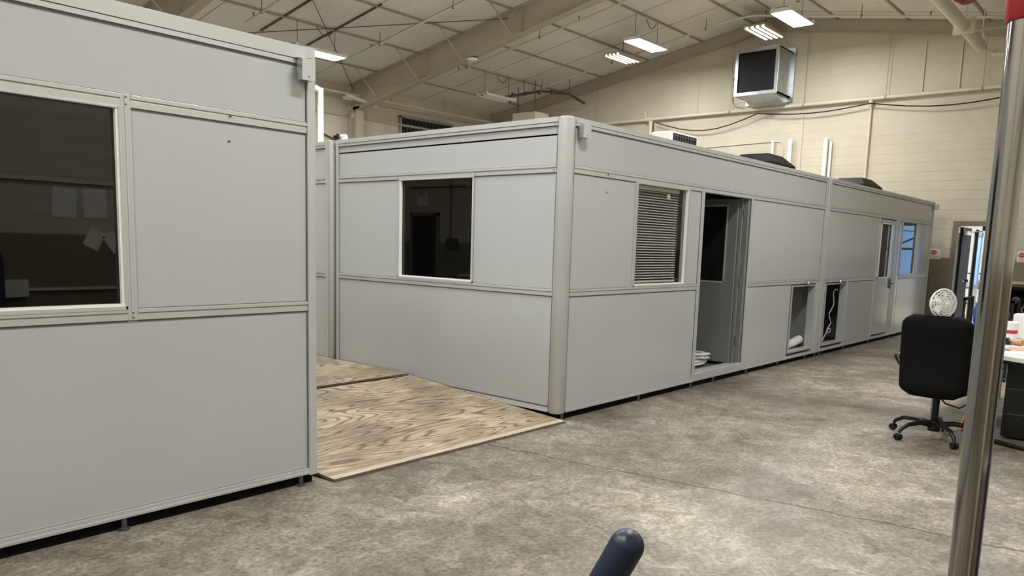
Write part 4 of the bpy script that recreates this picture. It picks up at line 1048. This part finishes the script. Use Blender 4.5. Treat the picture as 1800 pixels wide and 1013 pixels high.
m = MB(); m.box(12.3, 12.44, -1.55, -1.45, 0, .5); puttag(m, 'blue_bin', 'bluebag', 'narrow blue bin standing beside the dark storage rack', 'bin')

# ------------------------------------------------------------------ seated person reaching over the table
def person():
    t = thing('person', 'person in navy sleeves seated at the work table, hand resting on it', 'person', (2.45, -3.80, 0))
    R = math.radians(12); fx, fy = math.cos(R), math.sin(R)
    def P(f, l, z): return Vector((2.45 + f * fx - l * fy, -3.80 + f * fy + l * fx, z))   # f forward, l left
    def voxel(o, s=.010):
        md = o.modifiers.new('r', 'REMESH'); md.mode = 'VOXEL'; md.voxel_size = s; md.use_smooth_shade = True
        sm = o.modifiers.new('s', 'SMOOTH'); sm.iterations = 3; sm.factor = .5
    hand = Vector((3.28, -2.965, .772)); el = Vector((2.98, -3.38, .80)); sh = P(.06, .19, 1.02)
    b = MB()
    # torso, neck, head
    b.tube([P(.0, 0, .54), P(.0, 0, .62), P(.02, 0, .80), P(.05, 0, .98), P(.06, 0, 1.06), P(.07, 0, 1.10)], [.15, .155, .145, .16, .12, .06], 24)
    b.tube([P(.07, 0, 1.06), P(.09, 0, 1.20)], .055, 18)
    b.tube([P(.10, 0, 1.135), P(.105, 0, 1.16), P(.105, 0, 1.22), P(.095, 0, 1.30), P(.09, 0, 1.35), P(.085, 0, 1.375)], [.035, .058, .074, .080, .058, .02], 22)
    b.tube([P(.17, 0, 1.235), P(.195, 0, 1.205), P(.175, 0, 1.198)], [.010, .014, .008], 8)       # nose
    for s in (-1, 1):
        b.tube([P(.085, s * .075, 1.25), P(.08, s * .088, 1.225), P(.09, s * .08, 1.195)], [.012, .014, .010], 8)  # ear
        b.tube([P(.17, s * .03, 1.168), P(.176, 0, 1.168)], .008, 8)                               # lips
        b.tube([P(.0, s * .09, .55), P(.22, s * .11, .57), P(.44, s * .12, .53), P(.46, s * .12, .45), P(.47, s * .12, .25), P(.48, s * .12, .10)], [.085, .082, .062, .058, .050, .038], 16)
        b.tube([P(.44, s * .12, .06), P(.52, s * .125, .055), P(.66, s * .13, .04)], [.045, .045, .03], 12)
    # arms
    b.tube([sh, P(.22, .26, .90), el], [.055, .047, .040], 14)
    b.tube([el, el.lerp(hand, .5), el.lerp(hand, .86)], [.042, .036, .027], 14)
    shr = P(.06, -.19, 1.02); elr = P(.16, -.27, .80); hr = P(.44, -.16, .775)
    b.tube([shr, elr], [.055, .042], 14); b.tube([elr, hr], [.040, .028], 14)
    def hnd(c, d, up, s):
        d = d.normalized(); side = d.cross(up).normalized() * s
        b.tube([c - d * .05, c, c + d * .04], [.026, .034, .030], 14)
        b.tube([c + side * .018 - d * .02, c + side * .02 + d * .035], [.022, .020], 10); b.tube([c - side * .018 - d * .02, c - side * .02 + d * .035], [.022, .020], 10)
        for k, (o_, L) in enumerate(((.030, .068), (.011, .080), (-.010, .074), (-.030, .058))):
            a = c + side * o_ + d * .035
            b.tube([a, a + d * L * .45 + up * .006, a + d * L * .8 - up * .006, a + d * L - up * .018], [.0095, .009, .008, .006], 8)
        a = c + side * .028 - d * .015
        b.tube([a, a + side * .03 + d * .02, a + side * .04 + d * .055 - up * .006], [.012, .010, .008], 8)
    hnd(hand, (hand - el), Vector((0, 0, 1)), 1)
    hnd(hr, (hr - elr), Vector((0, 0, 1)), -1)
    body = b.build('body', 'skin', t); voxel(body, .006)
    s = MB()
    s.tube([P(.0, 0, .56), P(.0, 0, .64), P(.02, 0, .80), P(.05, 0, .98), P(.06, 0, 1.06), P(.07, 0, 1.105)], [.168, .172, .162, .178, .135, .072], 24)
    s.tube([sh, P(.22, .26, .90), el, el.lerp(hand, .55), el.lerp(hand, .72)], [.070, .062, .054, .046, .040], 14)
    s.tube([shr, elr, elr.lerp(hr, .7)], [.070, .056, .040], 14)
    s.tube([P(.05, -.235, 1.005), P(.05, -.19, 1.025), P(.05, 0, 1.04), P(.05, .19, 1.025), P(.06, .235, 1.0)], [.045, .082, .085, .082, .05], 20)
    o = s.build('shirt', 'navy', t); voxel(o, .010)
    s = MB()
    for q_ in (-1, 1): s.tube([P(-.02, q_ * .08, .56), P(.22, q_ * .11, .57), P(.44, q_ * .12, .53), P(.465, q_ * .12, .45), P(.47, q_ * .12, .25), P(.48, q_ * .12, .09)], [.11, .098, .078, .074, .066, .060], 16)
    o = s.build('trousers', 'trouser', t); voxel(o, .012)
    s = MB(); s.tube([P(.055, 0, 1.17), P(.05, 0, 1.25), P(.07, 0, 1.32), P(.085, 0, 1.37), P(.08, 0, 1.39)], [.045, .078, .084, .066, .02], 20)
    o = s.build('hair', 'hair', t); voxel(o, .010)
    s = MB()
    for q_ in (-1, 1): s.tube([P(.42, q_ * .12, .05), P(.52, q_ * .125, .052), P(.69, q_ * .13, .038)], [.052, .052, .036], 14)
    o = s.build('shoes', 'black', t); voxel(o, .010)
    s = MB()
    for q_ in (-1, 1): s.lathe([(.001, -.009), (.009, 0), (.001, .009)], P(.168, q_ * .030, 1.245), 10)
    s.build('eyes', 'black', t)
person()

# ------------------------------------------------------------------ foreground : chrome pole and blue handle
px, py = -3.787, -3.847
t = thing('chrome_pole', 'tall chrome pole with red collar in the right foreground', 'pole', (px, py, 0))
m = MB(); m.lathe([(.0245, .02), (.0245, 1.975)], (px, py, 0), 40); m.build('pole', 'chrome', t, 40)
m = MB(); m.lathe([(.028, 1.962), (.031, 1.968), (.031, 2.09), (.026, 2.10)], (px, py, 0), 32)
m.build('collar', 'red', t, 40)
m = MB(); m.lathe([(.012, 0), (.022, .01), (.022, .035), (.012, .05)], (px - .012, py + .085, 2.005), 18, (0, .2, 1)); m.cyl((px, py, 2.035), (px - .012, py + .085, 2.035), .010, 12); m.build('knob', 'red', t, 40)
m = MB(); m.box(px - .25, px + .25, py - .25, py + .25, 0, .03, .01); m.build('base_plate', 'darksteel', t)
t = thing('push_handle', 'dark blue rubber grip poking up at the bottom edge of the picture', 'handle', (-4.78, -3.69, 0))
a = Vector((-4.7345, -3.716, 1.2885)); d = Vector((-0.2104, 0.3719, -0.9041)).normalized()
m = MB(); pr = .0175
pts, rs = [], []
for k in range(7):
    th = (k / 6) * PI / 2; pts.append(a + d * (pr * (1 - math.cos(th)))); rs.append(max(.001, pr * math.sin(th)))
pts.append(a + d * .13); rs.append(pr); pts.append(a + d * .135); rs.append(pr * .8)
m.tube(pts, rs, 32); m.build('grip', 'blue', t, 60)
b_ = a + d * .6
m = MB(); m.tube([a + d * .12, b_, (b_.x - .05, b_.y + .04, b_.z - .2), (b_.x - .05, b_.y + .04, .03)], .011, 14); m.build('shaft', 'darksteel', t, 60)
m = MB(); m.box(b_.x - .2, b_.x + .1, b_.y - .1, b_.y + .2, 0, .03, .006); m.build('base', 'darksteel', t)

# ------------------------------------------------------------------ things seen as reflections
dd = thing('door_2', 'olive exit door in the rear wall, seen reflected in the side window', 'door', (XR, 12.2, 0)); dd['kind'] = 'structure'
m = MB(); m.box(XR + .001, XR + .06, 11.75, 11.85, 0, 2.35); m.box(XR + .001, XR + .06, 12.85, 12.95, 0, 2.35); m.box(XR + .001, XR + .06, 11.75, 12.95, 2.25, 2.35); m.build('door_frame', 'doorpaint', dd)
m = MB(); m.box(XR + .001, XR + .03, 11.85, 12.85, .01, 2.25); m.build('door_leaf', 'doordark', dd)
t = thing('exit_sign', 'white exit sign above the rear door, seen reflected in the side window', 'sign', (XR, 12.45, 2.6))
m = MB(); m.box(XR + .001, XR + .05, 12.25, 12.65, 2.52, 2.80); m.lathe([(.04, 0), (.06, .05)], (XR + .04, 12.25, 2.86), 12, (1, 0, 0)); m.lathe([(.04, 0), (.06, .05)], (XR + .04, 12.65, 2.86), 12, (1, 0, 0)); m.build('case', 'white', t)
cu = bpy.data.curves.new('letters', 'FONT'); cu.body = 'EXIT'; cu.size = .19; cu.align_x = 'CENTER'; cu.extrude = .002
o = bpy.data.objects.new('letters', cu); COL.objects.link(o); dg = bpy.context.evaluated_depsgraph_get(); me = bpy.data.meshes.new_from_object(o.evaluated_get(dg)); bpy.data.objects.remove(o)
o = bpy.data.objects.new('letters', me); COL.objects.link(o); o.rotation_euler = (PI / 2, 0, PI / 2); o.parent = t; o.location = (.053, .0, -.005); me.materials.append(M['exitglow'])
m = MB(); m.cyl((XR + .02, 5, 3.0), (XR + .02, 13, 3.05), .02, 8); m.cyl((XR + .02, 11.3, 1.4), (XR + .02, 11.3, 3.3), .02, 8); m.box(XR + .001, XR + .09, 11.0, 11.4, 1.35, 1.65)
puttag(m, 'wall_conduit', 'darksteel', 'conduit run and grey box on the rear wall, seen only reflected', 'conduit')
t = thing('side_desk', 'pale desk by the rear wall, visible only as a window reflection', 'desk', (-8.2, 8.0, 0))
m = MB(); m.box(-9.0, -8.2, 6.4, 9.6, .72, .76); m.box(-8.95, -8.25, 6.4, 6.45, 0, .72); m.box(-8.95, -8.25, 9.55, 9.6, 0, .72); m.build('desktop', 'desk', t)
m = MB(); m.box(-8.9, -8.86, 8.3, 9.1, .80, 1.25); m.box(-8.92, -8.8, 8.6, 8.8, .761, .80); puttag(m, 'monitor', 'white', 'pale monitor on the rear wall desk, seen only reflected', 'monitor')
for k, (x, z, r) in enumerate(((-2.22, 1.86, .06), (-1.91, 1.865, -.02), (-1.93, 1.48, .5), (-1.72, 1.45, -.6))):
    s = 1.0 if k < 2 else .7
    m = MB(); m.box(-.12 * s, .12 * s, 0, .003, -.16 * s, .16 * s)
    o = puttag(m, 'wall_paper_sheet', 'paper', 'paper sheet pinned on the right wall, seen reflected in the left window', 'paper', None, 'papers reflected in the left window')
    o.location = (x, YR + .002, z); o.rotation_euler = (0, r, 0)
m = MB(); m.box(XR + .3, XB - 3, YR + .001, YR + .035, 2.07, 2.10); m.box(-5, 2, YR + .001, YR + .03, .92, .95); puttag(m, 'wall_rail', 'paintpipe', 'slim surface rail along the right wall, seen reflected in the left window', 'rail')
m = MB(); m.box(-2.90, -2.62, YR + .001, YR + .06, .86, 1.04); puttag(m, 'outlet_box', 'white', 'grey outlet box on the right wall, seen reflected in the left window', 'box')
m = MB(); m.box(-3.3, -2.92, YR + .08, YR + .45, .0, 1.36, .08); puttag(m, 'blue_bin', 'navy', 'dark blue bin by the right wall, seen reflected in the left window', 'bin')

# ------------------------------------------------------------------ world, camera, view
w = bpy.data.worlds.new('sky'); sc.world = w; w.use_nodes = True
bg = w.node_tree.nodes['Background']; bg.inputs[0].default_value = (.36, .60, 1.0, 1); bg.inputs[1].default_value = 3.4

for o in list(bpy.data.objects):
    if '_local' in o: del o['_local']

cam = bpy.data.cameras.new('camera'); co = bpy.data.objects.new('camera', cam); COL.objects.link(co)
f = 1352.43847
cam.sensor_fit = 'HORIZONTAL'; cam.sensor_width = 36; cam.lens = f * 36 / 1800
cam.shift_y = (610 - 506.5) / 1800
co.location = (-5.36859658, -4.09832959, 1.56756056)
co.rotation_euler = (1.43647317, -.0291146108, -.851998930)
cam.clip_start = .02; cam.clip_end = 100
sc.camera = co
sc.view_settings.view_transform = 'Standard'; sc.view_settings.look = 'None'
sc.view_settings.gamma = 1; sc.view_settings.use_curve_mapping = False
sc.view_settings.exposure = -0.87
